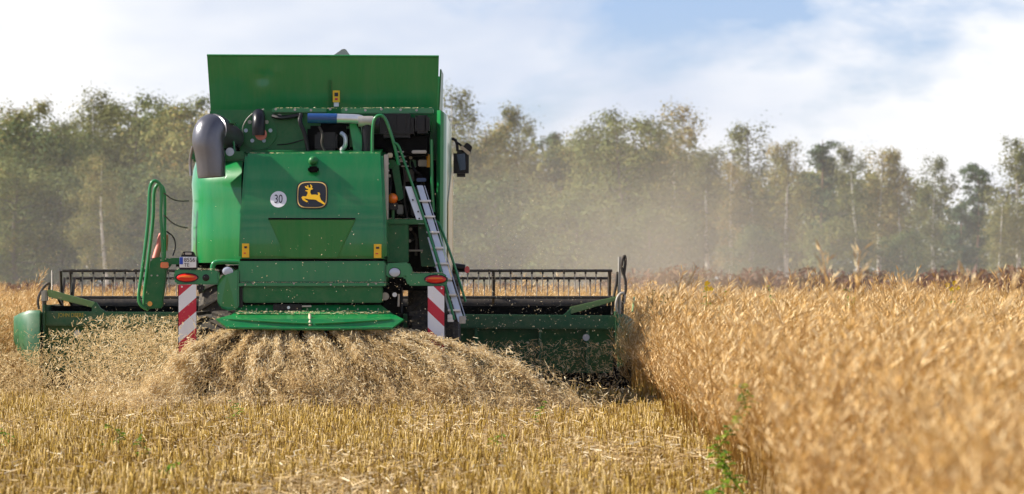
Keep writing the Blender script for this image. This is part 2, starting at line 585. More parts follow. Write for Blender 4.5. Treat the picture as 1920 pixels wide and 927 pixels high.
TREES = [
    # left of the machine
    ('d2', 18, 205, 285, 'grey-green broadleaf tree cut by the left edge of the picture', 1.1),
    ('d3', 62, 245, 268, 'low rounded tree just right of the tree at the left edge', 1.2),
    ('b1', 108, 232, 280, 'olive birch in the dip between the left edge and the tallest left birch', 1.2),
    ('b3', 168, 178, 290, 'tallest birch left of the harvester, its top standing clear against the sky', 1.0),
    ('d1', 240, 196, 296, 'broad yellow-green tree right of the tallest left birch', 1.1),
    ('d2', 312, 198, 288, 'dense green tree just left of the raised grain tank flap', 1.15),
    ('d1', 372, 214, 282, 'green tree half hidden by the grey bent duct', 1.1),
    ('b3', 200, 300, 236, 'small yellowish birch with bare pale trunk standing before the left wood', 1.15),
    ('d3', 28, 320, 250, 'low dark bushy tree in front at the far left', 1.4),
    ('d3', 115, 335, 252, 'low dark bushy tree left of the bare pale trunk', 1.35),
    ('d3', 285, 330, 250, 'low dark bushy tree behind the looped green railing', 1.4),
    ('d3', 352, 340, 255, 'low dark tree behind the left edge of the green body', 1.3),
    # middle, behind and right of the machine
    ('d2', 470, 215, 300, 'tree behind the left half of the grain tank flap', 1.2),
    ('d1', 640, 215, 300, 'tree behind the middle of the grain tank flap', 1.2),
    ('b3', 848, 175, 292, 'birch with its top just right of the grain tank flap', 1.15),
    ('d2', 905, 245, 300, 'hazy tree right above the cab mirror', 1.1),
    ('b2', 990, 196, 305, 'thin-topped pale birch rising first right of the mirror', 1.1),
    ('p2', 1050, 250, 300, 'dark-topped tree in the dip right of the thin-topped pale birch', 0.9),
    ('d3', 930, 345, 262, 'grey-green bushy tree above the right half of the reel', 1.45),
    ('d2', 1100, 252, 290, 'olive tree left of the broad brownish middle tree', 1.1),
    ('d1', 1175, 225, 280, 'broad brownish tree over the right end of the header', 1.1),
    ('b3', 1255, 205, 288, 'tall brownish birch, highest of the trees right of the harvester', 1.2),
    ('d3', 1080, 380, 255, 'low yellow-brown bushy tree behind the tall hose mast', 1.6),
    ('d3', 1220, 400, 258, 'low brown bushy tree under the highest right-hand birch', 1.6),
    ('b1', 1330, 285, 285, 'short birch in the dip right of the highest right-hand birch', 1.2),
    # right
    ('b4', 1408, 235, 285, 'slender birch topping the wood above the corner of the standing crop', 1.4),
    ('b2', 1368, 300, 276, 'pale-trunked birch left of the slender topping birch', 1.2),
    ('b1', 1475, 268, 278, 'birch with a thick white trunk right of the slender topping birch', 1.2),
    ('p1', 1537, 262, 300, 'dark green narrow tree between the pale birches', 1.0),
    ('b2', 1612, 272, 282, 'birch with a drooping top in the middle of the right-hand wood', 1.15),
    ('b4', 1648, 280, 290, 'birch close right of the drooping-topped birch', 1.3),
    ('b3', 1695, 290, 290, 'wide birch left of the lone thin birch', 0.95),
    ('b4', 1752, 295, 276, 'lone thin birch beside the gap in the tree line', 1.1),
    ('p2', 1828, 308, 270, 'dark pine with a ragged top, tallest between the gap and right edge', 1.0),
    ('p1', 1800, 380, 262, 'short dark conifer left of the ragged pine', 1.2),
    ('b1', 1912, 262, 268, 'big birch cut by the right edge of the picture', 1.15),
    ('b4', 1872, 385, 258, 'short yellow-green birch between ragged pine and right edge', 1.5),
    ('d3', 1560, 420, 258, 'low green bushy tree under the dark narrow tree', 1.3),
    ('d3', 1410, 430, 262, 'low grey-green bushy tree under the slender topping birch', 1.2),
    ('d3', 1700, 440, 258, 'low green bushy tree under the wide birch', 1.2),
]
for (key, px, top, Y, lab, wd) in TREES:
    tree(key, px, top, Y, lab, wd)

# the wood behind them, a mass nobody could count, and the brown scrub along its foot
vs_, ts_ = [], []
keys = ['b1', 'b2', 'b3', 'd1', 'd2', 'd1', 'd2', 'p1']
topline = [(-200, 235), (0, 240), (100, 260), (170, 230), (300, 220), (420, 230), (850, 240), (930, 285), (1000, 270), (1100, 275), (1250, 255), (1330, 310), (1450, 300), (1560, 310), (1650, 315), (1740, 345), (1785, 415), (1850, 390), (1920, 330), (2200, 320)]
tx, ty = zip(*topline)
for i in range(120):
    px = -150 + 2250 * (i + random.random()) / 120
    Y = random.uniform(300, 345)
    top = np.interp(px, tx, ty) + random.uniform(0, 60)
    _, _, h, v, tn, kind = PROTO[random.choice(keys)]
    n = len(v) // 4
    sel = rng.choice(n, 2000, replace=False)
    vq = v.reshape(n, 4, 3)[sel]
    ctr = vq.mean(1, keepdims=True)
    vq = ctr + (vq - ctr) * 2.4
    H = EYE + (HOR - top) / F * Y
    s = H / h
    a = random.random() * 6.28
    ca, sa = math.cos(a), math.sin(a)
    xy = vq[..., :2] @ np.array([[ca, sa], [-sa, ca]]) * s * 1.25
    z = vq[..., 2] * s
    z = np.where(rng.random((2000, 1)) < 0.3, z * rng.random((2000, 1)) , z)   # undergrowth lower down
    vs_.append(np.concatenate([xy + np.array([(px - 960) / F * Y, Y]), z[..., None]], -1).reshape(-1, 3))
    ts_.append(tn.reshape(n, 4)[sel].ravel() * 0.8)
v = np.concatenate(vs_)
tag(np_mesh('woodland', v, np.arange(len(v)).reshape(-1, 4), LEAVES['broad'], tint=np.concatenate(ts_)), kind='stuff', label='hazy wood behind the field')

SCRUB = ramp_mat('brown_scrub', [(0, (0.10, 0.055, 0.042)), (0.5, (0.21, 0.115, 0.080)), (0.8, (0.28, 0.17, 0.10)), (1, (0.24, 0.20, 0.08))], 0.25)
cs_, ss_ = [], []
for i in range(170):
    px = random.uniform(-60, 1990)
    Y = random.uniform(186, 200)
    hh = random.uniform(1.7, 2.7) if px > 1150 else random.uniform(1.4, 1.8)
    X = (px - 960) / F * Y
    n = 700
    u = rng.normal(size=(n, 3))
    u = unit(u) * (rng.random((n, 1)) ** 0.45)
    c = u * np.array([1.5, 1.2, hh * 0.55]) + np.array([X, Y, hh * 0.45])
    cs_.append(c[c[:, 2] > 0])
    ss_.append(np.full((c[:, 2] > 0).sum(), random.random()))
c = np.concatenate(cs_)
tn = np.clip(np.concatenate(ss_) * 0.6 + rng.random(len(c)) * 0.4, 0, 1)
d = unit(rng.normal(size=c.shape) + np.array([0, 0, .8]))
v, q, tn = sticks(c, d, rng.uniform(.12, .36, len(c)), rng.uniform(.03, .11, len(c)), tn)
tag(np_mesh('scrub', v, q, SCRUB, tint=tn), kind='stuff', label='reddish-brown scrub along the foot of the wood')

# ------------------------------------------------------------------ standing crop (one mass of ripe rape plants)
def crop_edge(Y):
    return 1.78 + 0.10 * math.sin(Y * 0.55) + 0.07 * math.sin(Y * 1.7 + 1) - (0.35 if Y < 22 else 0.35 * max(0, (34 - Y) / 12)) 

def rape_plant(seed):
    rr = random.Random(seed)
    V, Q, T = [], [], []
    def strip(a, b, wa, wb, ta, tb):
        d = (b - a)
        for k in range(2):
            s = d.cross(Vector((rr.gauss(0, 1), rr.gauss(0, 1), rr.gauss(0, 1)))).normalized()
            i = len(V)
            V.extend([a - s * wa, a + s * wa, b + s * wb, b - s * wb])
            T.extend([ta, ta, tb, tb])
            Q.append((i, i + 1, i + 2, i + 3))
    h = rr.uniform(1.12, 1.42)
    lx = rr.uniform(-.02, .22)
    stem = [Vector((lx * (z ** 2), rr.gauss(0, .012), z * h)) for z in (0, .25, .5, .75, 1)]
    for i in range(4):
        strip(stem[i], stem[i + 1], .006 - .001 * i, .005 - .001 * i, .12 + .09 * i, .2 + .09 * i)
    def pods(p0, p1, n):
        ax = (p1 - p0)
        for k in range(n):
            f = (k + rr.random()) / n
            p = p0 + ax * f
            az = rr.random() * 6.28
            dv = (ax.normalized() * rr.uniform(.35, .9) + Vector((math.cos(az), math.sin(az), rr.uniform(-.1, .45))) * .75 + Vector((.25, 0, .1))).normalized()
            q0 = p + dv * .015
            ln = rr.uniform(.055, .10)
            q1 = q0 + dv * ln * .5 + Vector((0, 0, .003))
            q2 = q0 + dv * ln + Vector((.004, 0, .006))
            s = dv.cross(Vector((rr.gauss(0, 1), rr.gauss(0, 1), rr.gauss(0, 1)))).normalized() * rr.uniform(.0028, .0056)
            i = len(V)
            tt = min(1, max(0, rr.gauss(.62, .2) if rr.random() < .75 else rr.gauss(.95, .05)))
            V.extend([q0, q1 + s, q2, q1 - s])
            T.extend([tt] * 4)
            Q.append((i, i + 1, i + 2, i + 3))
    pods(stem[3], stem[4] + Vector((0, 0, .03)), 22)
    for bnum in range(rr.randint(7, 9)):
        z = rr.uniform(.42, .9)
        k = min(3, int(z * 4))
        p = stem[k] + (stem[k + 1] - stem[k]) * (z * 4 - k)
        az = rr.random() * 6.28
        ln = rr.uniform(.28, .5) * (1.15 - .35 * z)
        top = p + Vector((math.cos(az) * ln * .55 + .06, math.sin(az) * ln * .55, ln * rr.uniform(.6, 1.0)))
        mid = (p + top) / 2 + Vector((math.cos(az) * .05, math.sin(az) * .05, -.02))
        strip(p, mid, .0035, .003, .35, .45)
        strip(mid, top, .003, .0018, .45, .6)
        pods(mid + (p - mid) * .3, top, rr.randint(16, 22))
    return V, Q, T

NV = 7
allV, allQ, allT, allK = [], [], [], []
for k in range(NV):
    V, Q, T = rape_plant(100 + k)
    o = len(allV)
    allV += [tuple(p) for p in V]
    allQ += [tuple(i + o for i in q) for q in Q]
    allT += T
    allK += [k + 1] * len(V)
pts = []
def scatter(x0f, x1f, Y0, Y1, dens):
    n = int(dens * (Y1 - Y0) * max(x1f(Y0) - x0f(Y0), x1f(Y1) - x0f(Y1)))
    for _ in range(n):
        Y = random.uniform(Y0, Y1)
        lo, hi = x0f(Y), x1f(Y)
        wmax = max(x1f(Y0) - x0f(Y0), x1f(Y1) - x0f(Y1))
        X = lo + random.random() * wmax
        if X <= hi and not (Y < 28.6 and X < .070 * Y + .10):
            pts.append((X, Y))
rightx = lambda Y: 0.142 * Y + 0.6
leftx = lambda Y: -0.142 * Y - 0.6
for y0 in range(5, 57, 4):
    scatter(crop_edge, lambda Y: max(rightx(Y), crop_edge(Y) + 0.5), y0, min(y0 + 4, 58.6), 31)
scatter(leftx, lambda Y: -7.55, 55.5, 60.2, 40)
scatter(leftx, rightx, 60.2, 68, 30)
scatter(leftx, rightx, 68, 90, 12)
scatter(leftx, rightx, 90, 140, 4.5)
scatter(leftx, rightx, 140, 188, 3.0)
npt = len(pts)
PX = np.array(pts)
near_edge = np.array([x - crop_edge(y) for x, y in pts])
rot = np.zeros((npt, 3))
rot[:, 2] = rng.uniform(-0.9, 0.9, npt) + np.pi * (rng.random(npt) < .12)
rot[:, 0] = rng.normal(0, .09, npt)
rot[:, 1] = rng.normal(.05, .10, npt) - np.where((near_edge < 0.35) & (PX[:, 1] < 58), 0.22, 0)
far = np.clip((PX[:, 1] - 60) / 100, 0, 1)
lump = np.sin(PX[:, 0] * 2.3 + 1.1 * np.sin(PX[:, 1] * .8)) * np.sin(PX[:, 1] * 1.1 + PX[:, 0])
scl = np.clip(rng.normal(.765, .11, npt) + .09 * lump, .4, .97) * np.where(rng.random(npt) < .08, 1.22, 1)
V = np.array(allV + [(x, y, 0.0) for x, y in pts])
nb = len(allV)
me = bpy.data.meshes.new('standing_crop')
Qn = np.array(allQ, dtype=np.int32)
me.vertices.add(len(V))
me.vertices.foreach_set('co', V.astype(np.float32).ravel())
me.loops.add(Qn.size)
me.loops.foreach_set('vertex_index', Qn.ravel())
me.polygons.add(len(Qn))
me.polygons.foreach_set('loop_start', np.arange(len(Qn), dtype=np.int32) * 4)
me.polygons.foreach_set('loop_total', np.full(len(Qn), 4, dtype=np.int32))
me.materials.append(CROPM)
def pattr(nm, typ, vals, key='value'):
    a = me.attributes.new(nm, typ, 'POINT')
    a.data.foreach_set(key, vals.ravel())
pattr('tint', 'FLOAT', np.concatenate([np.array(allT), np.zeros(npt)]).astype(np.float32))
pattr('variant', 'INT', np.concatenate([np.array(allK), np.zeros(npt)]).astype(np.int32))
pattr('pick', 'INT', np.concatenate([np.zeros(nb), rng.integers(1, NV + 1, npt)]).astype(np.int32))
pattr('turn', 'FLOAT_VECTOR', np.concatenate([np.zeros((nb, 3)), rot]).astype(np.float32), 'vector')
pattr('size', 'FLOAT', np.concatenate([np.zeros(nb), scl]).astype(np.float32))
me.update(calc_edges=True)
crop = bpy.data.objects.new('standing_crop', me)
C.objects.link(crop)
tag(crop, kind='stuff', label='ripe golden rape crop standing in the field')
gn = bpy.data.node_groups.new('crop_plants', 'GeometryNodeTree')
gn.interface.new_socket('Geometry', in_out='INPUT', socket_type='NodeSocketGeometry')
gn.interface.new_socket('Geometry', in_out='OUTPUT', socket_type='NodeSocketGeometry')
gi, go = N(gn, 'NodeGroupInput'), N(gn, 'NodeGroupOutput')
def attr_node(nm, typ):
    n = N(gn, 'GeometryNodeInputNamedAttribute', data_type=typ)
    n.inputs['Name'].default_value = nm
    return [s for s in n.outputs if s.enabled and s.name == 'Attribute'][0]
def equals(sock, k):
    n = N(gn, 'FunctionNodeCompare', data_type='INT', operation='EQUAL')
    ins = [s for s in n.inputs if s.enabled]
    gn.links.new(sock, ins[0])
    ins[1].default_value = k
    return n.outputs[0]
a_var, a_pick, a_rot, a_siz = attr_node('variant', 'INT'), attr_node('pick', 'INT'), attr_node('turn', 'FLOAT_VECTOR'), attr_node('size', 'FLOAT')
jn = N(gn, 'GeometryNodeJoinGeometry')
sep0 = N(gn, 'GeometryNodeSeparateGeometry', domain='POINT')
gn.links.new(gi.outputs[0], sep0.inputs[0])
gn.links.new(equals(a_var, 0), sep0.inputs[1])
m2p = N(gn, 'GeometryNodeMeshToPoints')
gn.links.new(sep0.outputs[0], m2p.inputs[0])
for k in range(1, NV + 1):
    sp = N(gn, 'GeometryNodeSeparateGeometry', domain='POINT')
    gn.links.new(gi.outputs[0], sp.inputs[0])
    gn.links.new(equals(a_var, k), sp.inputs[1])
    ip = N(gn, 'GeometryNodeInstanceOnPoints')
    gn.links.new(m2p.outputs[0], ip.inputs['Points'])
    gn.links.new(equals(a_pick, k), ip.inputs['Selection'])
    gn.links.new(sp.outputs[0], ip.inputs['Instance'])
    gn.links.new(a_rot, ip.inputs['Rotation'])
    gn.links.new(a_siz, ip.inputs['Scale'])
    gn.links.new(ip.outputs[0], jn.inputs[0])
gn.links.new(jn.outputs[0], go.inputs[0])
md = crop.modifiers.new('plants', 'NODES')
md.node_group = gn

# ------------------------------------------------------------------ stubble and straw lying in it
n = 95000
Y = 27 + (60 - 27) * rng.random(n) ** 0.85
X = (rng.random(n) * 2 - 1) * (0.135 * Y + 0.6)
X = np.where(rng.random(n) < 0.88, np.round(X / 0.18) * 0.18 + rng.normal(0, .026, n), X)    # drilled rows
ed = np.array([crop_edge(y) for y in Y])
patch = np.sin(X * 1.9 + np.sin(Y * .7) * 1.3) * np.sin(Y * .45 + X * .3 + 1.2)
keep = (X < ed + 0.25) & (X > -7.7) & (rng.random(n) < 0.62 + 0.5 * patch)
X, Y, patch = X[keep], Y[keep], patch[keep]
n = len(X)
h = np.clip(rng.normal(.145, .04, n) + .04 * patch, .04, 1)
h[rng.random(n) < .02] *= 1.6
base = np.stack([X, Y, np.zeros(n)], 1)
ln = rng.normal(0, .17, (n, 2))
tip = base + np.stack([ln[:, 0] * h, ln[:, 1] * h, h], 1)
r = rng.uniform(.0035, .0085, n)[:, None]
a0 = rng.random(n) * 6.28
vv, qq = [], []
for ring, rr_ in ((base, r), (tip, r * .85)):
    for k in range(3):
        a = a0 + k * 2.094
        vv.append(ring + np.stack([np.cos(a), np.sin(a), np.zeros(n)], 1) * rr_)
V = np.stack(vv, 1).reshape(-1, 3)
I = np.arange(n)[:, None] * 6
Q = np.concatenate([I + np.array([[k, (k + 1) % 3, 3 + (k + 1) % 3, 3 + k]]) for k in range(3)])
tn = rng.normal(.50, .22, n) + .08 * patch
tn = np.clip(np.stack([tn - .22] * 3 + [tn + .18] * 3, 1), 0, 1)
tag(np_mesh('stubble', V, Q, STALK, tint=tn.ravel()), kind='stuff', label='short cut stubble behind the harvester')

n = 80000
Y = 27 + (58 - 27) * rng.random(n) ** 0.9
X = (rng.random(n) * 2 - 1) * (0.135 * Y + 0.6)
ed = np.array([crop_edge(y) for y in Y])
cl = 0.5 + 0.5 * np.sin(X * 1.3 + 0.35 * np.sin(Y * .9)) * np.sin(Y * .31 + 2 + X * .5)
track = np.exp(-((X - (-1.6 + 0.047 * (Y - 31))) / .3) ** 2) * 1.5 + np.exp(-((X + 5.7) / .7) ** 2) + .7 * np.exp(-((X - .7) / .5) ** 2)
keep = (X < ed + .2) & (rng.random(n) < 0.22 + 0.5 * cl * cl + 0.5 * track)
X, Y = X[keep], Y[keep]
n = len(X)
c = np.stack([X, Y, rng.random(n) * .17 + .01], 1)
d = unit(rng.normal(size=(n, 3)) * np.array([1, 1, .38]))
v, q, tn = sticks(c, d, rng.uniform(.03, .15, n), rng.uniform(.004, .012, n), np.clip(rng.normal(.56, .25, n), 0, 1))
tag(np_mesh('loose_straw', v, q, STRAW, tint=tn), kind='stuff', label='pale loose straw lying in the stubble')

# ------------------------------------------------------------------ combine harvester
hv = bpy.data.objects.new('combine_harvester', None)
C.objects.link(hv)
hv.location = (-2.54, 52.5, 0)
tag(hv, 'big green combine harvester seen from behind, cutting the crop', 'combine')

# rear hood
bm = bmesh.new()
def ring_pts(rows):
    return [[bm.verts.new(W(*p)) for p in row] for row in rows]
rows = ring_pts([[(459, 289, 50.34), (718, 288, 50.34)], [(450, 409, 50.0), (724, 409, 50.0)], [(447, 486, 50.05), (725, 486, 50.05)]])
back = []
for row in rows:
    back.append([bm.verts.new((v.co.x, 51.5, v.co.z + (0.10 if row is rows[0] else 0))) for v in row])
for i in (0, 1):
    bm.faces.new([rows[i][0], rows[i][1], rows[i + 1][1], rows[i + 1][0]])
    bm.faces.new([rows[i][0], rows[i + 1][0], back[i + 1][0], back[i][0]])
    bm.faces.new([rows[i][1], back[i][1], back[i + 1][1], rows[i + 1][1]])
    bm.faces.new([back[i][0], back[i + 1][0], back[i + 1][1], back[i][1]])
bm.faces.new([rows[0][0], back[0][0], back[0][1], rows[0][1]])
bm.faces.new([rows[2][0], rows[2][1], back[2][1], back[2][0]])
bmesh.ops.recalc_face_normals(bm, faces=bm.faces)
hood = from_bm('rear_hood', bm, GREEN, hv, bevel=0.035, segs=4, smooth_angle=50)
prism('hood_panel', [(503, 411, 49.985), (668, 411, 49.985), (633, 484, 50.03), (536, 484, 50.03)], 0.1, GREEN, hood, 0.012)
box('hood_seam', 503, 666, 409, 412, 49.975, 50.1, SHADE_BLACK, hood, 0.0)
for x0, x1, y0, y1 in ((454, 467, 457, 483), (701, 715, 458, 484)):
    st = box('warning_sticker', x0, x1, y0, y1, 50.02 - .003, 50.06, STICK, hood, 0.002)
    box('sticker_print', x0 + 4, x1 - 4, y0 + 5, y0 + 9, 50.010, 50.06, INK, st, 0.0)
    box('sticker_print', x0 + 3, x1 - 6, y0 + 17, y0 + 19, 50.010, 50.06, RED, st, 0.0)
# work lamp on the hood
lm = box('hood_lamp', 577, 597, 312, 323, 50.13, 50.4, SHADE_BLACK, hood, 0.02)
disc('lamp_lens', 587, 302, 50.25, 0.06, 0.08, GREEN_D, lm, dome=0.05)
# round speed sticker
sp = disc('speed_sticker', 522, 374, 50.086, 0.105, 0.04, WHITE, hood)
text('speed_number', '30', 522, 374, 50.083, 0.155, INK, sp, 0.72)
def on_slope(o, py):
    zc, k = W(py[0], py[1], 50).z, 0.413
    for ob in [o] + list(o.children_recursive):
        for vtx in ob.data.vertices:
            vtx.co.y += (vtx.co.z - zc) * k
on_slope(sp, (522, 374))
# emblem
def zoomed(p):
    return (490 + p[0] / 10.3, 320 + p[1] / 10.3)
cx, cz = 585.2, 365.6
def squircle(rx, rz, e=4.0, n=48):
    o = []
    for i in range(n):
        a = 2 * math.pi * i / n
        ca, sa = math.cos(a), math.sin(a)
        k = (abs(ca) ** e + abs(sa) ** e) ** (-1 / e)
        o.append((cx + rx * ca * k, cz + rz * sa * k))
    return o
em = prism('emblem', [(x, y, 50.100) for x, y in squircle(29.5, 26.5)], 0.06, INK, hood, 0.0)
prism('emblem_border', [(x, y, 50.094) for x, y in squircle(27.6, 24.8)], 0.05, GOLD, em, 0.0)
prism('emblem_field', [(x, y, 50.089) for x, y in squircle(25.9, 23.1)], 0.05, INK, em, 0.0)
deer = [(880, 470), (870, 500), (800, 497), (775, 520), (800, 570), (850, 600), (885, 617), (907, 597), (862, 570), (832, 540), (880, 548), (920, 557), (1000, 560), (1060, 568), (1100, 600), (1150, 622), (1195, 652), (1225, 662), (1237, 640), (1200, 608), (1155, 570), (1132, 510), (1125, 480), (1138, 458), (1112, 420), (1083, 430), (1100, 455), (1090, 475), (1040, 465), (965, 468), (945, 430), (945, 390), (957, 370), (982, 366), (1002, 350), (975, 342), (980, 300), (945, 263), (936, 275), (952, 312), (940, 335), (902, 322), (908, 290), (878, 280), (888, 320), (850, 298), (835, 310), (860, 342), (882, 352), (905, 357), (900, 375), (850, 383), (846, 396), (890, 408), (895, 440)]
prism('emblem_deer', [(*zoomed(p), 50.084) for p in deer], 0.02, YELLOW, em, 0.0)
on_slope(em, (585, 365.6))

# left rear shell: flat to the rear-left, rounded into the side
bm = bmesh.new()
plan = [(457, 50.42), (430, 50.52), (400, 50.64), (382, 50.74), (370, 50.86), (361, 51.02), (355, 51.25), (353, 51.6)]
hts = [(302, 5, .30), (318, 2, .12), (345, 0, .02), (375, 2, .04), (400, 1, .02), (430, 0, 0), (470, 0, 0), (493, 1, .03)]
G = []
for (py, dx, dy) in hts:
    row = []
    for i, (px, Yp) in enumerate(plan):
        k = i / (len(plan) - 1)
        p = W(px + dx * k, py, 50.9)
        row.append(bm.verts.new((p.x, Yp + dy, p.z)))
    p = row[-1].co
    row.append(bm.verts.new((p.x, 55.2, p.z)))
    q = row[0].co
    row.append(bm.verts.new((q.x, 55.2, q.z)))
    G.append(row)
for A, B in zip(G[:-1], G[1:]):
    for k in range(len(A)):
        j = (k + 1) % len(A)
        bm.faces.new([A[k], A[j], B[j], B[k]])
bm.faces.new(G[0])
bm.faces.new(G[-1][::-1])
from_bm('left_side_shield', bm, GREEN, hv, smooth_angle=35)
box('shield_cap', 358, 462, 284, 303, 50.75, 53.5, GREEN_D, hv, 0.03)
# right side shield: rounded rear corner running forward to the cab
bm = bmesh.new()
plan = [(819, 51.05), (826, 50.98), (832, 51.0), (836, 51.07), (838, 51.25)]
for ytop, ybot in ((207, 492),):
    ra, rb = [], []
    for px, Yp in plan:
        p = W(px, ytop + max(0, (px - 828)) * .9, 51.0)
        q = W(px - 1.5, ybot, 51.0)
        ra.append(bm.verts.new((p.x, Yp, p.z)))
        rb.append(bm.verts.new((q.x, Yp, q.z)))
    for row in (ra, rb):
        p, q = row[-1].co, row[0].co
        row.append(bm.verts.new((p.x, 55.0, p.z)))
        row.append(bm.verts.new((q.x, 55.0, q.z)))
    for k in range(len(ra)):
        j = (k + 1) % len(ra)
        bm.faces.new([ra[k], ra[j], rb[j], rb[k]])
    bm.faces.new(ra)
    bm.faces.new(rb[::-1])
rs = from_bm('right_side_shield', bm, GREEN, hv, smooth_angle=35)
p = W(838, 360, 51.0)
bm = bmesh.new()
hexa(bm, [(p.x, 51.6, 1.75), (p.x + .012, 51.6, 1.75), (p.x + .012, 51.6, 2.75), (p.x, 51.6, 2.75), (p.x, 54.9, 1.75), (p.x + .012, 54.9, 1.75), (p.x + .012, 54.9, 3.3), (p.x, 54.9, 3.3)])
from_bm('side_stripe', bm, CREAM, rs)
# inner body
box('body_core', 470, 806, 228, 545, 51.62, 55.0, SHADE_BLACK, hv, 0.0)

# engine deck wall and parts on it
dk = box('engine_wall', 393, 600, 206, 300, 51.35, 51.6, GREEN_D, hv, 0.02)
box('deck_rail', 510, 612, 203, 211, 51.2, 51.5, GREEN, dk, 0.01)
box('deck_rail', 640, 812, 203, 213, 51.2, 51.5, GREEN, dk, 0.01)
for i in range(9):
    disc('bolt', 517 + i * 33 + (3 if i % 2 else 0), 205 + (i % 3), 51.19, 0.017, 0.02, GALV, dk, n=8)
fl = disc('flange', 485, 247, 51.31, 0.24, 0.05, GREEN_D, dk, n=32)
for dx, dy in ((-24, -2), (-12, 17), (10, 17), (22, -2), (15, -18), (-17, -18)):
    disc('flange_bolt', 485 + dx, 247 + dy, 51.29, 0.026, 0.03, LENS_W if dy > -10 else GALV, fl, n=10)
tube('breather_pipe', [(485, 222, 51.3), (485, 214, 51.1), (485, 228, 50.95), (485, 254, 50.95)], 0.085, BLACK, fl, 14)
disc('pipe_flap', 489, 252, 50.93, 0.078, 0.05, PINK, fl, n=16)
tube('cable', [(455, 252, 51.3), (455, 235, 51.25), (470, 214, 51.25), (495, 205, 51.25)], 0.008, GALV, dk, 6)
tube('hose', [(512, 218, 51.3), (530, 222, 51.2), (556, 218, 51.2), (566, 214, 51.2), (561, 228, 51.1), (572, 250, 51.1), (578, 286, 51.1)], 0.03, BLACK, dk, 8)
tube('hose', [(520, 272, 51.3), (545, 270, 51.25), (575, 260, 51.2)], 0.008, BLACK, dk, 6)
disc('cap', 524, 218, 51.3, 0.03, 0.05, GALV, dk, n=10)
# the bay with pipe, brace and filter
box('bay_wall', 600, 818, 214, 300, 51.75, 51.95, GREEN_D, hv, 0.0)
box('engine_block', 576, 655, 236, 290, 51.2, 51.7, SHADE_BLACK, hv, 0.04)
box('engine_plate', 590, 632, 248, 282, 51.1, 51.3, BLACK, hv, 0.03)
tube('turbo_pipe', [(640, 250, 51.05), (648, 256, 51.0), (648, 274, 51.0), (640, 282, 51.05)], 0.03, ALU, hv, 8, 2)
tube('hose', [(598, 238, 51.05), (606, 252, 51.0), (602, 270, 51.0), (612, 288, 51.0)], 0.018, IRON, hv, 8, 2)
tube('fan_shroud', [(660, 256, 51.3), (660, 256, 51.7)], 0.14, GREEN_D, hv, 24, 0)
prism('brace', [(655, 232, 51.1), (668, 232, 51.1), (694, 290, 51.0), (664, 290, 51.0)], 0.05, GREEN, hv)
ip = tube('intake_pipe', [(578, 222, 51.0), (620, 222, 51.0), (660, 223, 51.0), (678, 224, 51.0), (686, 236, 51.0), (688, 262, 51.0), (687, 290, 51.0)], 0.062, ALU, hv, 14)
tube('pipe_sleeve', [(577, 222, 51.0), (632, 222.5, 51.0)], 0.066, BLUEP, ip, 14, 0)
tube('pipe_collar', [(672, 228, 50.93), (700, 228, 50.93)], 0.07, GALV, ip, 14, 0)
tube('pleated_boot', [(689, 232, 50.95), (689, 292, 50.95)], 0.075, BLACK, ip, 12, 0)
af = box('air_filter', 712, 776, 213, 258, 50.95, 51.6, BLACK, hv, 0.05)
box('filter_cover', 778, 806, 216, 250, 50.92, 51.55, BLACK, af, 0.03)
for x in (722, 740, 758, 778, 796):
    box('filter_rib', x, x + 3, 216, 247, 50.92, 51.3, BLACK, af, 0.004)
tube('filter_snout', [(712, 236, 51.1), (700, 236, 51.1)], 0.11, BLACK, af, 16, 0)
box('lower_housing', 728, 806, 256, 292, 51.1, 51.7, SHADE_BLACK, hv, 0.03)
box('valve', 772, 800, 282, 288, 51.05, 51.2, GALV, hv, 0.01)
# radiator side column with strut and small fittings, right of the hood
box('bay_back', 722, 818, 290, 500, 51.9, 52.0, SHADE_BLACK, hv, 0.0)
box('hood_hinge_post', 720, 728, 290, 412, 50.36, 50.5, GALV, hv, 0.006)
pst = prism('strut', [(733, 308, 51.3), (747, 306, 51.3), (757, 372, 51.3), (746, 378, 51.3)], 0.08, GREEN_D, hv)
disc('bolt', 727, 307, 51.2, 0.02, 0.03, WHITE, pst, n=8)
disc('bolt', 727, 320, 51.2, 0.02, 0.03, WHITE, pst, n=8)
box('bracket', 724, 742, 300, 316, 51.25, 51.4, GREEN_D, hv, 0.02)
box('fitting', 726, 736, 287, 296, 50.9, 51.0, TAN, hv, 0.01)
bc = disc('beacon', 736, 372, 50.7, 0.068, 0.14, LENS_O, hv, n=18, dome=0.08)
box('beacon_base', 728, 746, 381, 394, 50.72, 50.85, BLACK, bc, 0.01)
tube('beacon_stem', [(737, 392, 50.8), (737, 414, 50.8)], 0.02, GREEN_D, bc, 8, 0)
box('cross_beam', 724, 798, 411, 421, 50.7, 51.5, GREEN_D, hv, 0.01)
box('rear_plate', 725, 766, 420, 492, 50.75, 50.9, GREEN_D, hv, 0.01)
tube('gas_spring', [(766, 470, 51), (793, 470, 51)], 0.012, GALV, hv, 6, 0)
box('blue_tag', 781, 799, 334, 341, 51.3, 51.4, BLUEP, hv, 0.01)
tube('bay_post', [(809, 262, 51.0), (810, 352, 51.0), (813, 398, 51.0)], 0.022, GREEN, hv, 8, 0)
tube('fluid_bottle', [(804, 290, 51.3), (804, 314, 51.3)], 0.03, AMBER, hv, 8, 0)
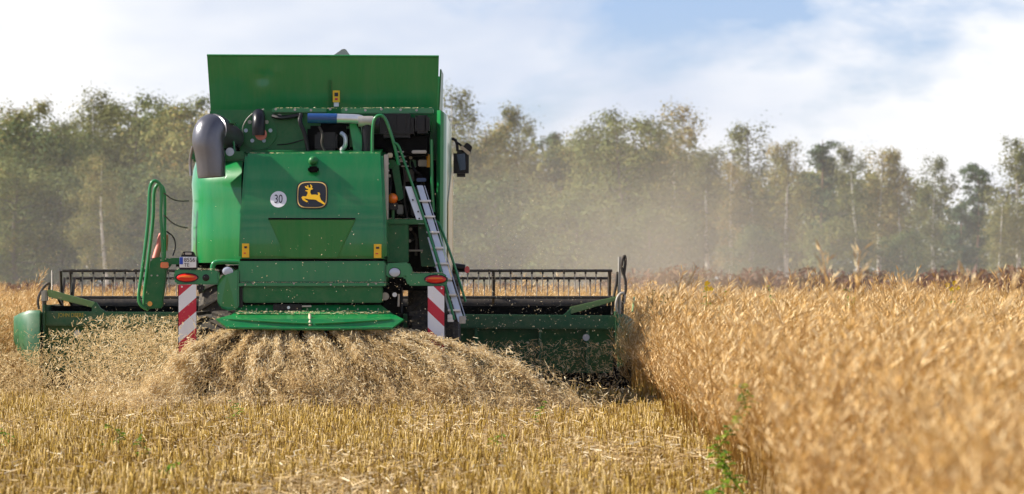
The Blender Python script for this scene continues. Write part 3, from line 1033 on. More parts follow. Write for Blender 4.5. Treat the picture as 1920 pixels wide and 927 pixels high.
for k, pl in enumerate(([(752, 300, 51.5), (760, 330, 51.4), (756, 370, 51.4), (764, 410, 51.4)], [(770, 296, 51.5), (776, 320, 51.4), (792, 330, 51.45), (796, 372, 51.5)],
                        [(742, 330, 51.5), (752, 352, 51.4), (772, 356, 51.4), (790, 348, 51.5)], [(730, 330, 51.3), (734, 348, 51.2), (730, 364, 51.2)],
                        [(770, 430, 51.5), (782, 445, 51.4), (780, 480, 51.4)], [(768, 452, 51.5), (790, 440, 51.5), (800, 470, 51.5)])):
    hs = tube('hose', pl, (0.016, 0.022, 0.014, 0.018, 0.02, 0.014)[k], BLACK if k % 2 else IRON, hv, 8, 2)
    disc('hose_fitting', pl[0][0], pl[0][1], pl[0][2] - .04, 0.022, 0.04, GALV, hs, n=8)
for x0_, x1_, y0_, y1_, mm in ((756, 776, 318, 340, IRON), (776, 792, 352, 372, GREEN_D), (744, 756, 384, 402, GALV), (784, 804, 300, 312, GALV), (768, 780, 300, 314, GREEN_D), (770, 788, 380, 404, IRON)):
    box('engine_fitting', x0_, x1_, y0_, y1_, 51.45, 51.8, mm, hv, 0.01)
prism('inner_shield', [(783, 420, 51.4), (806, 420, 51.4), (838, 500, 51.4), (790, 500, 51.4)], 0.05, GREEN_D, hv)

# grain tank extension: four leaning flaps
def plate(name, c4, thick, m, parent, bevel=0.004):
    a = [Vector(c) for c in c4]
    nrm = (a[1] - a[0]).cross(a[3] - a[0]).normalized() * thick
    bm = bmesh.new()
    hexa(bm, a + [p + nrm for p in a])
    return from_bm(name, bm, m, parent, bevel)
A, B_, Cc, D_ = W(396, 224, 52.12), W(820, 224, 52.12), W(823, 105, 51.98), W(388, 103, 51.98)
def sheet(name, c4, thick, m, parent, dents, nx=60, nz=18, wave=0.006):
    """thin pressed sheet, slightly wavy, with dents at (u, v, depth, radius)"""
    from mathutils import noise as mn
    a, b, c, d = [Vector(p) for p in c4]
    bm = bmesh.new()
    G = []
    for lay in (0, 1):
        g = []
        for j in range(nz + 1):
            row = []
            for i in range(nx + 1):
                u, v = i / nx, j / nz
                p = (a * (1 - u) + b * u) * (1 - v) + (d * (1 - u) + c * u) * v
                k = wave * mn.noise(Vector((u * 7, v * 2.5, 3.3))) * min(1, 8 * u, 8 * (1 - u))
                for (du, dv, dep, rad) in dents:
                    q = (a * (1 - du) + b * du) * (1 - dv) + (d * (1 - du) + c * du) * dv
                    k += dep * math.exp(-((p - q).length / rad) ** 2)
                row.append(bm.verts.new(p + Vector((0, k + lay * thick, 0))))
            g.append(row)
        G.append(g)
    for lay in (0, 1):
        for j in range(nz):
            for i in range(nx):
                g = G[lay]
                bm.faces.new([g[j][i], g[j][i + 1], g[j + 1][i + 1], g[j + 1][i]])
    edge = [(j, 0) for j in range(nz)] + [(nz, i) for i in range(nx)] + [(j, nx) for j in range(nz, 0, -1)] + [(0, i) for i in range(nx, 0, -1)]
    for (p, q) in zip(edge, edge[1:] + edge[:1]):
        bm.faces.new([G[0][p[0]][p[1]], G[0][q[0]][q[1]], G[1][q[0]][q[1]], G[1][p[0]][p[1]]])
    return from_bm(name, bm, m, parent, smooth_angle=50)
tank = sheet('tank_rear_flap', [A, B_, Cc, D_], 0.02, GREEN, hv, [(.235, .66, .035, .09), (.06, .4, .012, .25), (.30, .75, -.012, .06)])
plate('tank_right_flap', [(B_.x, 52.25, B_.z), (B_.x, 54.6, B_.z), (B_.x + .018, 54.6, Cc.z - .10), (B_.x + .036, 52.1, Cc.z - .17)], 0.02, GREEN_D, hv)
plate('tank_left_flap', [(A.x, 52.25, A.z), (A.x, 54.6, A.z), (A.x - .05, 55.0, D_.z - .02), (A.x - .03, 52.0, D_.z - .05)], 0.02, GREEN_D, hv)
plate('tank_front_flap', [(A.x, 54.6, A.z), (B_.x, 54.6, B_.z), (B_.x + .01, 55.0, Cc.z - .12), (A.x + .02, 55.0, Cc.z - .12)], 0.02, GREEN_D, hv)
e0, e1 = W(388, 104, 51.975), W(823, 106, 51.975)
tube('flap_lip', [e0, e1], 0.014, GREEN, tank, 6, 0, world=True)
prism('flap_bar', [(616, 150, 52.0), (621, 150, 52.0), (621, 204, 52.07), (616, 204, 52.07)], 0.03, GREEN_D, tank, 0.004)
st = box('warning_sticker', 624, 637, 170, 192, 52.03, 52.09, STICK, tank, 0.002)
box('sticker_print', 627, 634, 174, 181, 52.024, 52.08, INK, st, 0.0)
box('sticker_print', 628, 633, 184, 188, 52.024, 52.08, RED, st, 0.0)
box('white_label', 626, 635, 192, 200, 52.05, 52.1, WHITE, tank, 0.002)
bm = bmesh.new()
a = W(622, 108, 53.4)
hexa(bm, [(a.x, 53.4, a.z - .6), (a.x + .27, 53.4, a.z - .6), (a.x + .25, 53.4, a.z + .02), (a.x + .02, 53.4, a.z + .02), (a.x, 53.8, a.z - .6), (a.x + .27, 53.8, a.z - .6), (a.x + .25, 53.8, a.z + .02), (a.x + .02, 53.8, a.z + .02)])
from_bm('auger_box', bm, GALV, hv)
prism('auger_cap', [(622, 106, 53.4), (642, 92, 53.4), (648, 92, 53.4), (658, 106, 53.4)], 0.4, GALV, hv)
box('tank_body', 398, 818, 224, 300, 52.3, 54.6, GREEN_D, hv, 0.0)

# bent grey duct at the left
du = tube('exhaust_duct', [(455, 262, 51.2), (425, 247, 50.9), (404, 242, 50.6), (396, 256, 50.45), (396, 290, 50.42), (396, 334, 50.42)], [0.10, 0.13] + [0.17] * 3 + [0.178] * 100, STEEL, hv, 28, 0) if False else None
bm = bmesh.new()
P = smooth_path([W(438, 262, 51.1), W(412, 246, 50.75), W(394, 240, 50.42), W(388, 262, 50.36), W(394, 290, 50.36), W(397, 333, 50.36)], 3)
nP = len(P)
sweep(bm, P, [0.15 + 0.05 * min(1, i / (nP * .35)) - (0.025 * max(0, (i / nP - .55) / .45)) for i in range(nP)], 28, caps=False)
bmesh.ops.solidify(bm, geom=bm.faces[:], thickness=0.012)
du = from_bm('exhaust_duct', bm, STEEL, hv, smooth_angle=45)
tube('duct_strap', [(358, 330, 50.5), (356, 300, 50.5), (362, 275, 50.4)], 0.02, STEEL, du, 6)
box('duct_bracket', 408, 440, 228, 232, 50.6, 50.9, GREEN_D, hv, 0.005)
tube('bracket_bar', [(385, 226, 50.8), (440, 226, 50.8), (436, 250, 50.8), (440, 285, 50.8)], 0.014, GREEN, hv, 6, 1)
box('duct_box', 420, 446, 240, 285, 50.9, 51.3, SHADE_BLACK, hv, 0.02)
disc('duct_fitting', 431, 285, 50.7, 0.055, 0.08, LENS_W, hv, n=14)
disc('duct_fitting', 434, 258, 50.8, 0.05, 0.08, GREEN_D, hv, n=14)

# chopper housing and straw spreader under the hood
ch = box('chopper_hood', 447, 723, 490, 531, 50.02, 51.3, GREEN, hv, 0.02)
box('seam', 450, 720, 485.5, 491, 50.08, 51.2, SHADE_BLACK, ch, 0.0)
box('chopper_ledge', 446, 724, 531, 537, 49.97, 51.2, GREEN, ch, 0.008)
box('chopper_door', 455, 717, 537, 568, 50.03, 51.2, GREEN_D, ch, 0.015)
box('chopper_gap', 456, 714, 567, 577, 50.12, 51.2, SHADE_BLACK, ch, 0.0)
for x in (460, 475, 551, 620, 690, 705):
    disc('bolt', x, 532 if x % 2 else 534, 49.96, 0.012, 0.02, GALV, ch, n=8)
box('latch', 512, 566, 571, 584, 49.95, 50.1, BLACK, ch, 0.01)
box('latch_handle', 566, 584, 573, 576, 49.94, 50.0, GALV, ch, 0.004)
disc('latch_knob', 541, 577, 49.94, 0.02, 0.03, WHITE, ch, n=10)
bm = bmesh.new()
r0 = [W(452, 572, 50.12), W(714, 572, 50.12)]
r1 = [W(435, 590, 49.86), W(735, 588, 49.86)]
r2 = [W(405, 598, 49.66), W(757, 599, 49.66)]
r3 = [W(426, 614, 49.60), W(735, 615, 49.60)]
rows = [[bm.verts.new(p) for p in r] for r in (r0, r1, r2, r3)]
low = [[bm.verts.new(p + Vector((0, .02, -.02))) for p in r] for r in (r0, r1, r2, r3)]
for i in range(3):
    bm.faces.new([rows[i][0], rows[i][1], rows[i + 1][1], rows[i + 1][0]])
    bm.faces.new([low[i][0], low[i + 1][0], low[i + 1][1], low[i][1]])
    for s in (0, 1):
        bm.faces.new([rows[i][s], rows[i + 1][s], low[i + 1][s], low[i][s]])
bm.faces.new([rows[0][0], low[0][0], low[0][1], rows[0][1]])
bm.faces.new([rows[3][0], rows[3][1], low[3][1], low[3][0]])
spd = from_bm('spreader_plate', bm, GREEN, hv)
tube('spreader_lip', [(424, 614, 49.59), (580, 617, 49.57), (737, 615, 49.59)], 0.022, GREEN, spd, 8, 1)
tube('spreader_rib', [(430, 599, 49.66), (530, 605, 49.62), (585, 607, 49.61)], 0.013, GREEN, spd, 6, 1)
tube('spreader_rib', [(735, 599, 49.66), (640, 605, 49.62), (590, 607, 49.61)], 0.013, GREEN, spd, 6, 1)
tube('spreader_rib', [(445, 588, 49.86), (580, 590, 49.84), (722, 587, 49.86)], 0.013, GREEN, spd, 6, 0)
tube('spreader_bolt', [(581, 590, 49.75), (581, 611, 49.6)], 0.018, TAN, spd, 8, 0)
for i in range(14):
    disc('rivet', 462 + i * 19, 580, 49.98, 0.010, 0.03, GALV, spd, n=6)
# rounded gear cover at the left of the chopper
bm = bmesh.new()
Pc = [(448, 505), (424, 512), (413, 520), (407, 536), (407, 566), (412, 577), (428, 583), (444, 581), (448, 576)]
gc = prism('gear_cover', [(x, y, 49.95 + max(0, (415 - x)) * .008) for x, y in Pc], 0.7, GREEN, hv, 0.03)
bm.free()
box('gear_bracket', 447, 455, 530, 582, 50.05, 50.4, BLACK, hv, 0.004)
mech = box('chopper_drive', 719, 752, 535, 592, 50.3, 51.2, SHADE_BLACK, hv, 0.03)
disc('drive_pulley', 722, 556, 50.2, 0.05, 0.1, GALV, mech, n=16)
tube('drive_lever', [(748, 552, 50.2), (747, 575, 50.2)], 0.014, GALV, mech, 6, 0)
disc('drive_knob', 740, 553, 50.2, 0.03, 0.05, ALU, mech, n=10)

# rear light bars
def light_bar(sgn, pts, lamp, lens2, hb, elbow):
    br = prism('light_bar', [(x, y, 50.0) for x, y in pts], 0.22, GREEN, hv, 0.02)
    bz = disc('lamp_bezel', lamp[0], lamp[1], 49.99, 0.063, 0.06, BLACK, br, n=32, sxr=2.4)
    disc('tail_lamp', lamp[0], lamp[1], 49.985, 0.050, 0.05, LENS_R, bz, n=32, sxr=2.6, dome=0.03)
    disc('brake_lamp', lamp[0], lamp[1] - 2, 49.958, 0.014, 0.03, LENS_O, bz, n=24, sxr=7, dome=0.012)
    return br
lb = light_bar(-1, [(325, 512), (331, 505), (350, 503), (372, 507), (410, 508), (410, 534), (328, 533)], (350.5, 521), None, None, None)
disc('round_lamp', 386, 521, 49.985, 0.045, 0.05, BLACK, lb, n=20, dome=0.01)
tube('light_arm', [(448, 492, 50.1), (410, 491, 50.1), (399, 494, 50.1), (398, 512, 50.1)], 0.032, GREEN, lb, 10, 2)
box('lamp_socket', 369, 383, 533, 547, 50.02, 50.15, BLACK, lb, 0.02)
rb = light_bar(1, [(724, 494), (765, 492), (771, 498), (774, 513), (830, 512), (839, 518), (840, 530), (836, 536), (765, 536), (759, 520), (724, 520)], (817, 524), None, None, None)
for x, y in ((427, 509), (740, 511)):
    wl = disc('work_light', x, y, 49.97, 0.055, 0.10, LENS_W, hv, n=24, sxr=1.25, dome=0.012)
    disc('light_housing', x, y, 50.0, 0.063, 0.14, BLACK, wl, n=24, sxr=1.25)
# number plate
npl = prism('plate_holder', [(336, 506, 49.97), (335, 490, 49.97), (343, 472, 49.97), (363, 472, 49.97), (371, 490, 49.97), (370, 506, 49.97)], 0.06, BLACK, hv, 0.008)
plt = box('number_plate', 336.5, 368, 482, 502, 49.955, 49.98, WHITE, npl, 0.003)
box('plate_band', 336.8, 343, 482.5, 496, 49.951, 49.97, BLUE, plt, 0.0)
text('plate_number', '8556', 355.5, 488, 49.949, 0.075, INK, plt, 0.95)
text('plate_letters', 'TE', 350, 497.5, 49.949, 0.066, INK, plt, 0.95)
box('plate_lamp', 347, 359, 474, 478, 49.95, 50.0, GALV, npl, 0.004)

# striped warning boards
def stripe_mat(name, sgn, x0, z0, period, slope):
    m = bpy.data.materials.new(name)
    m.use_nodes = True
    t = m.node_tree
    b = t.nodes['Principled BSDF']
    b.inputs['Roughness'].default_value = 0.4
    tcn = N(t, 'ShaderNodeTexCoord')
    sp = N(t, 'ShaderNodeSeparateXYZ')
    t.links.new(tcn.outputs['Object'], sp.inputs[0])
    m1 = N(t, 'ShaderNodeMath', operation='MULTIPLY_ADD')     # z + slope*x
    m1.inputs[1].default_value = -sgn * slope
    t.links.new(sp.outputs['X'], m1.inputs[0])
    t.links.new(sp.outputs['Z'], m1.inputs[2])
    m2 = N(t, 'ShaderNodeMath', operation='MULTIPLY_ADD')
    m2.inputs[1].default_value = 1 / period
    m2.inputs[2].default_value = -(z0 - sgn * slope * x0) / period + 100
    t.links.new(m1.outputs[0], m2.inputs[0])
    m3 = N(t, 'ShaderNodeMath', operation='FRACT')
    t.links.new(m2.outputs[0], m3.inputs[0])
    m4 = N(t, 'ShaderNodeMath', operation='LESS_THAN')
    m4.inputs[1].default_value = 0.46
    t.links.new(m3.outputs[0], m4.inputs[0])
    mixn = N(t, 'ShaderNodeMix', data_type='RGBA')
    mixn.inputs[6].default_value = (0.78, 0.79, 0.82, 1)
    mixn.inputs[7].default_value = (0.52, 0.008, 0.035, 1)
    t.links.new(m4.outputs[0], mixn.inputs[0])
    t.links.new(mixn.outputs[2], b.inputs['Base Color'])
    return m
a = W(335, 556, 49.98)
wb = box('warning_board', 335, 368, 534, 662, 49.98, 50.0, stripe_mat('red_white_stripes', 1, a.x, a.z, 0.385, 0.86), lb, 0.003)
disc('board_bolt', 341, 538, 49.97, 0.012, 0.02, WHITE, wb, n=8)
box('board_back', 333.5, 368, 535, 664, 50.004, 50.03, BLACK, lb, 0.0)
a = W(833, 613, 49.98)
wb = box('warning_board', 802, 833, 537, 662, 49.98, 50.0, stripe_mat('red_white_stripes_mirrored', -1, a.x, a.z, 0.385, 0.95), rb, 0.003)
disc('board_bolt', 828, 541, 49.97, 0.012, 0.02, WHITE, wb, n=8)
box('board_back', 803, 834.5, 538, 664, 50.004, 50.03, BLACK, rb, 0.0)

# ladder and handrails on the right
ld = tube('ladder_rail', [(763, 350, 50.75), (766, 350, 50.75)], 0.001, ALU, hv, 3, 0)
bpy.data.objects.remove(ld)
def bar(name, a, b, wx, dy, m, parent):
    """flat bar between two (px, py, Y) points, wx metres wide in x and dy deep"""
    p, q = W(*a), W(*b)
    bm = bmesh.new()
    hexa(bm, [(p.x - wx, p.y, p.z), (p.x + wx, p.y, p.z), (q.x + wx, q.y, q.z), (q.x - wx, q.y, q.z),
              (p.x - wx, p.y + dy, p.z), (p.x + wx, p.y + dy, p.z), (q.x + wx, q.y + dy, q.z), (q.x - wx, q.y + dy, q.z)])
    return from_bm(name, bm, m, parent, 0.004)
lad = bar('ladder', (766, 350, 50.75), (790, 420, 50.7), 0.044, 0.04, ALU, hv)
bar('ladder_rail', (787, 348, 50.85), (865, 604, 50.35), 0.040, 0.04, ALU, lad)
bar('ladder_rail', (803, 445, 50.66), (847, 598, 50.36), 0.012, 0.05, ALU, lad)
bar('ladder_edge', (796, 348, 50.84), (874, 600, 50.34), 0.006, 0.06, LENS_W, lad)
for i in range(8):
    f = i / 7
    px, py, Yp = 796 + 55 * f * 1.05, 377 + 205 * f, 50.8 - .42 * f
    p, q = W(px - 12 - 2 * f, py, Yp), W(px + 12 - 2 * f, py, Yp)
    bm = bmesh.new()
    hexa(bm, [(p.x, p.y - .05, p.z - .012), (q.x, q.y - .05, q.z - .012), (q.x, q.y - .05, q.z + .012), (p.x, p.y - .05, p.z + .012),
              (p.x, p.y + .06, p.z - .012), (q.x, q.y + .06, q.z - .012), (q.x, q.y + .06, q.z + .012), (p.x, p.y + .06, p.z + .012)])
    from_bm('rung', bm, ALU, lad, 0.003)
for x, y in ((845, 604), (867, 607)):
    box('ladder_foot', x - 6, x + 6, y - 14, y, 50.3, 50.4, ALU if x < 850 else GALV, lad, 0.006)
for x, y in ((774, 375), (784, 397), (786, 410)):
    disc('rail_hole', x, y, 50.69, 0.011, 0.05, SHADE_BLACK, lad, n=8)
tube('handrail', [(698, 290, 50.7), (698, 245, 50.7), (702, 220, 50.7), (716, 215, 50.7), (725, 226, 50.7), (741, 275, 50.7), (748, 310, 50.7)], 0.021, GREEN, hv, 10, 2)
tube('handrail', [(738, 268, 50.68), (747, 271, 50.68), (757, 300, 50.68), (790, 395, 50.6), (825, 500, 50.45), (852, 600, 50.3)], 0.017, GREEN, hv, 10, 2)
for i in range(4):
    tube('handrail_step', [(744 + i * 3, 285 + i * 9, 50.7), (757 + i * 3, 285 + i * 9, 50.68)], 0.009, GALV, hv, 6, 0)
tube('handrail', [(812, 415, 50.9), (822, 416, 50.9), (832, 440, 50.85), (853, 500, 50.8), (873, 566, 50.75)], 0.017, GREEN, hv, 10, 2)

# mirror of the cab, out at the right, and the cab itself
mr = box('mirror', 850, 879, 281, 332, 55.4, 55.55, BLACK, hv, 0.05)
prism('mirror_glass', [(856, 290, 55.39), (872, 288, 55.39), (873, 318, 55.38), (862, 320, 55.38)], 0.05, GLASS, mr, 0.002)
tube('mirror_arm', [(838, 260, 55.5), (853, 261, 55.5), (857, 270, 55.5), (858, 284, 55.5)], 0.022, BLACK, mr, 8, 1)
wm = prism('wide_mirror', [(868, 276, 55.4), (875, 267, 55.4), (886, 275, 55.4), (881, 290, 55.4), (870, 288, 55.4)], 0.1, BLACK, mr, 0.01)
prism('wide_mirror_rim', [(862, 277, 55.36), (866, 273, 55.36), (882, 286, 55.36), (878, 291, 55.36)], 0.05, TAN, mr, 0.004)
tube('mirror_link', [(858, 268, 55.5), (868, 276, 55.45)], 0.016, BLACK, mr, 6, 0)
cab = box('cab', 420, 820, 190, 480, 55.15, 56.5, GLASS, hv, 0.08)
box('cab_roof', 415, 826, 170, 192, 55.1, 56.7, GREEN, cab, 0.05)
tube('cab_post', [(846, 330, 55.2), (847, 500, 55.2)], 0.025, CREAM, cab, 8, 0)
sl = tube('side_lamp', [(850, 500, 54.0), (872, 503, 54.0)], 0.05, BLACK, hv, 10, 0)
disc('side_lamp_lens', 876, 506, 53.95, 0.05, 0.05, LENS_R, sl, n=14, sxr=.7)
fh = box('feeder_house', 520, 720, 480, 640, 55.3, 57.2, GREEN_D, hv, 0.03)

# left folding step with looped railing
stp = prism('step_post', [(282, 488, 51.0), (296, 482, 51.0), (322, 486, 51.0), (322, 496, 51.0), (312, 506, 51.0), (304, 578, 51.0), (267, 580, 51.0)], 0.14, GREEN_D, hv, 0.015)
tube('railing', [(274, 580, 50.95), (262, 572, 50.95), (259, 555, 50.95), (268, 500, 50.95), (279, 410, 50.95), (280, 352, 50.95), (287, 338, 50.95), (299, 342, 50.95), (303, 358, 50.95), (301, 405, 50.95), (304, 440, 50.95), (306, 490, 50.95)], 0.022, GREEN, stp, 10, 2)
tube('railing', [(278, 582, 51.15), (268, 570, 51.15), (276, 505, 51.15), (288, 410, 51.15), (288, 360, 51.15), (294, 346, 51.15), (304, 348, 51.15), (309, 362, 51.15), (309, 420, 51.15), (308, 490, 51.15)], 0.022, GREEN, stp, 10, 2)
tube('gas_cylinder', [(304, 440, 51.2), (291, 486, 51.1)], 0.045, PINK, stp, 12, 0)
tube('cylinder_rod', [(312, 440, 51.25), (310, 470, 51.25)], 0.03, PINK, stp, 10, 0)
tube('cable', [(312, 434, 51.1), (326, 444, 51.1), (330, 462, 51.1), (324, 480, 51.1)], 0.010, BLACK, stp, 6, 2)
box('side_marker', 301, 316, 492, 503, 50.95, 51.05, LENS_O, stp, 0.01)
disc('reflector', 281, 570, 50.97, 0.032, 0.03, AMBER, stp, n=18)
for x, y in ((284, 517), (295, 517), (310, 486), (302, 488)):
    disc('bolt', x, y, 50.98, 0.011, 0.02, GALV, stp, n=8)
box('step_arm', 318, 352, 484, 496, 51.02, 51.2, GREEN_D, stp, 0.01)
tube('step_arm_rear', [(330, 495, 51.1), (345, 495, 51.1), (420, 500, 51.4)], 0.04, SHADE_BLACK, stp, 8, 0)
tube('tie_rod', [(314, 496, 51.1), (309, 512, 51.1), (305, 535, 51.1)], 0.016, TAN, stp, 6, 1)
tube('chain', [(307, 362, 51.0), (322, 374, 51.0), (338, 378, 51.1), (354, 377, 51.2)], 0.009, IRON, hv, 6, 1)
tube('chain', [(308, 404, 51.0), (322, 418, 51.0), (336, 425, 51.1), (352, 428, 51.2)], 0.009, IRON, hv, 6, 1)

# wheels
def wheel(name, X, Yc, r, wd, lugs):
    bm = bmesh.new()
    prof = [(r * .55, -wd * .42), (r * .75, -wd * .5), (r * .93, -wd * .48), (r, -wd * .38), (r * 1.0, 0), (r, wd * .38), (r * .93, wd * .48), (r * .75, wd * .5), (r * .55, wd * .42)]
    n = 40
    rings = [[bm.verts.new((X + dx, Yc + rr_ * math.cos(2 * math.pi * i / n), r + .035 + rr_ * math.sin(2 * math.pi * i / n))) for i in range(n)] for rr_, dx in prof]
    for A_, B2 in zip(rings[:-1], rings[1:]):
        for k in range(n):
            bm.faces.new([A_[k], A_[(k + 1) % n], B2[(k + 1) % n], B2[k]])
    ty = from_bm('tyre', bm, RUBBER, None, smooth_angle=40)
    rt = ty
    rt.name = name
    rt.parent = hv
    rt.matrix_parent_inverse = Matrix.Translation(-hv.location)
    bm = bmesh.new()
    for i in range(lugs):
        for s in (-1, 1):
            a0 = 2 * math.pi * (i + (.5 if s > 0 else 0)) / lugs
            cs = []
            for (dr) in (0, .05):
                for (dx, da) in ((0.02, 0), (wd * .48, .22), (wd * .48, .22 + .07), (0.02, .07)):
                    a = a0 + da
                    R_ = r - .01 + dr
                    cs.append((X + s * dx, Yc + R_ * math.cos(a), r + .035 + R_ * math.sin(a)))
            hexa(bm, cs)
    lg = from_bm('tread_lugs', bm, RUBBER, rt)
    lg['kind'] = 'stuff'
    bm = bmesh.new()
    sweep(bm, [Vector((X - wd * .3, Yc, r + .035)), Vector((X + wd * .3, Yc, r + .035))], r * .56, 28)
    from_bm('rim', bm, YELLOW, rt, 0.02)
for X in (-1.42, 1.42):
    wheel('rear_wheel', -2.54 + X, 51.6, 0.62, 0.48, 16)
for X in (-1.45, 1.45):
    wheel('front_wheel', -2.54 + X, 55.0, 0.93, 0.72, 20)
bm = bmesh.new()
sweep(bm, [Vector((-2.54 - 1.4, 51.6, .66)), Vector((-2.54 + 1.4, 51.6, .66))], 0.12, 10)
from_bm('rear_axle', bm, SHADE_BLACK, hv)
box('under_body', 440, 740, 590, 680, 51.0, 55.0, SHADE_BLACK, hv, 0.0)

cs_ = []
for (x0p, x1p, yp, Ya, Yb, nn) in ((447, 723, 530.5, 49.98, 50.02, 160), (440, 730, 589.5, 49.7, 49.86, 420), (330, 405, 505.5, 50.0, 50.2, 110), (770, 830, 512, 50.0, 50.2, 90),
                                   (455, 716, 536, 49.99, 50.03, 120), (512, 810, 202.6, 51.2, 51.45, 140), (466, 712, 287.5, 50.36, 50.6, 120), (726, 796, 410.5, 50.7, 51.2, 80)):
    for _ in range(nn):
        Yc = random.uniform(Ya, Yb)
        p = W(random.uniform(x0p, x1p), yp, Ya)
        dz = 0.04 if yp == 589.5 else 0.004
        cs_.append((p.x, Yc, p.z + random.random() * dz + .003))
cs_ = np.array(cs_)
n = len(cs_)
v, q, tn = sticks(cs_, unit(rng.normal(size=(n, 3)) * np.array([1, 1, .15])), rng.uniform(.01, .045, n), rng.uniform(.003, .007, n), np.clip(rng.normal(.8, .15, n), 0, 1))
stl = np_mesh('settled_chaff', v, q, STRAW, tint=tn)
stl.parent = hv
stl.matrix_parent_inverse = Matrix.Translation(-hv.location)
stl['kind'] = 'stuff'

# ------------------------------------------------------------------ header at the front
hd = prism('header_beam', [(78, 584, 57), (1156, 592, 57), (1156, 618, 57), (78, 611, 57)], 0.25, GREEN_H, hv, 0.02)
prism('header_back', [(80, 611, 57.12), (1154, 618, 57.12), (1154, 700, 57.25), (80, 696, 57.25)], 0.06, GREEN_H, hd, 0.0)
prism('header_floor', [(80, 696, 57.2), (1154, 700, 57.2), (1154, 742, 57.45), (80, 738, 57.45)], 0.06, SHADE_BLACK, hd, 0.0)
for x in (205, 268, 890, 1010, 1100):
    box('header_rib', x, x + 5, 614, 700, 57.02, 57.2, GREEN_H, hd, 0.004)
for x, y in ((145, 626), (1099, 633)):
    disc('reflector', x, y, 57.0, 0.05, 0.03, LENS_W, hd, n=16)
text('header_lettering', 'JOHN DEERE', 133, 591.5, 56.995, 0.085, mat('worn_yellow_print', (0.50, 0.38, 0.04), 0.5), hd, 0.78)
def divider(sgn, x_in, x_out, ytop, ybot):
    rows = []
    bm = bmesh.new()
    for (f, yt, yb, Yr) in ((0, 0, 0, 56.75), (.35, 0, 4, 56.78), (.7, 6, 26, 56.95), (.93, 12, 50, 57.15), (1.0, 21, 66, 57.4)):
        x = x_in + (x_out - x_in) * f
        a, c = W(x, ytop + yt, 57), W(x, ybot - yb, 57)
        rows.append([bm.verts.new((a.x, Yr + .05, a.z)), bm.verts.new((a.x, Yr, a.z - .05)), bm.verts.new((c.x, Yr, c.z)),
                     bm.verts.new((c.x, 59.2, c.z)), bm.verts.new((a.x, 59.2, a.z - .25))])
    for A_, B2 in zip(rows[:-1], rows[1:]):
        for k in range(5):
            bm.faces.new([A_[k], A_[(k + 1) % 5], B2[(k + 1) % 5], B2[k]])
    bm.faces.new(rows[0])
    bm.faces.new(rows[-1][::-1])
    return from_bm('crop_divider', bm, GREEN_H, hd, smooth_angle=50)
divider(-1, 78, 19, 582, 690)
divider(1, 1158, 1191, 589, 690)
box('end_sheet', 80, 84, 572, 720, 56.9, 59.0, GREEN_H, hd, 0.004)
box('end_sheet', 1154, 1159, 585, 664, 56.85, 59.0, GREEN_H, hd, 0.004)
box('end_shadow_plate', 1150, 1185, 664, 740, 57.2, 58.6, SHADE_BLACK, hd, 0.01)  # dark box set in for the shadow below the header's right end
box('auger_trough', 84, 1150, 574, 605, 57.6, 57.9, SHADE_BLACK, hd, 0.0)
# reel arms and hydraulics
LG = mat('pale_green_paint', (0.17, 0.30, 0.10), 0.5, noise=.2, nscale=5, dust=.4)
prism('reel_arm', [(88, 545, 57.1), (92, 543, 57.1), (178, 567, 57.1), (177, 578, 57.1), (90, 557, 57.1)], 0.10, LG, hv, 0.01)
prism('reel_arm', [(1068, 576, 57.1), (1160, 555, 57.1), (1162, 562, 57.1), (1070, 589, 57.1)], 0.10, LG, hv, 0.01)
prism('arm_bracket', [(172, 575, 57.05), (180, 566, 57.05), (188, 578, 57.05), (202, 587, 57.05), (172, 587, 57.05)], 0.08, GREEN_H, hv, 0.005)
prism('arm_bracket', [(1070, 578, 57.05), (1070, 594, 57.05), (1050, 595, 57.05), (1060, 588, 57.05)], 0.08, GREEN_H, hv, 0.005)
hy = box('reel_motor', 77, 87, 544, 567, 57.05, 57.3, GALV, hv, 0.02)
tube('hydraulic_hose', [(73, 580, 57.2), (70, 562, 57.2), (80, 540, 57.2), (94, 528, 57.2), (92, 545, 57.2)], 0.02, IRON, hy, 6, 2)
tube('pressure_rod', [(98, 560, 57.3), (98, 508, 57.6)], 0.014, IRON, hy, 6, 0)
tube('lift_cylinder', [(83, 590, 57.1), (83, 560, 57.1)], 0.035, IRON, hy, 8, 0)
ms = tube('hose_mast', [(1162, 592, 57.2), (1161, 540, 57.2), (1162, 482, 57.2)], 0.028, GALV, hv, 8, 0)
tube('hose_bundle', [(1167, 590, 57.1), (1168, 560, 57.1), (1174, 545, 57.1), (1172, 520, 57.1), (1165, 505, 57.1), (1167, 485, 57.1), (1172, 478, 57.1), (1173, 492, 57.1), (1170, 515, 57.1)], 0.022, IRON, ms, 8, 2)
tube('hose_bundle', [(1158, 590, 57.1), (1154, 570, 57.1), (1160, 552, 57.1), (1172, 548, 57.1), (1170, 570, 57.1)], 0.022, GALV, ms, 8, 2)
tube('hose_bundle', [(1148, 590, 57.2), (1150, 560, 57.2), (1156, 530, 57.2), (1158, 510, 57.2)], 0.022, IRON, ms, 8, 1)
tube('divider_rod', [(1186, 585, 57.6), (1189, 558, 58.2)], 0.014, LG, hv, 6, 0)
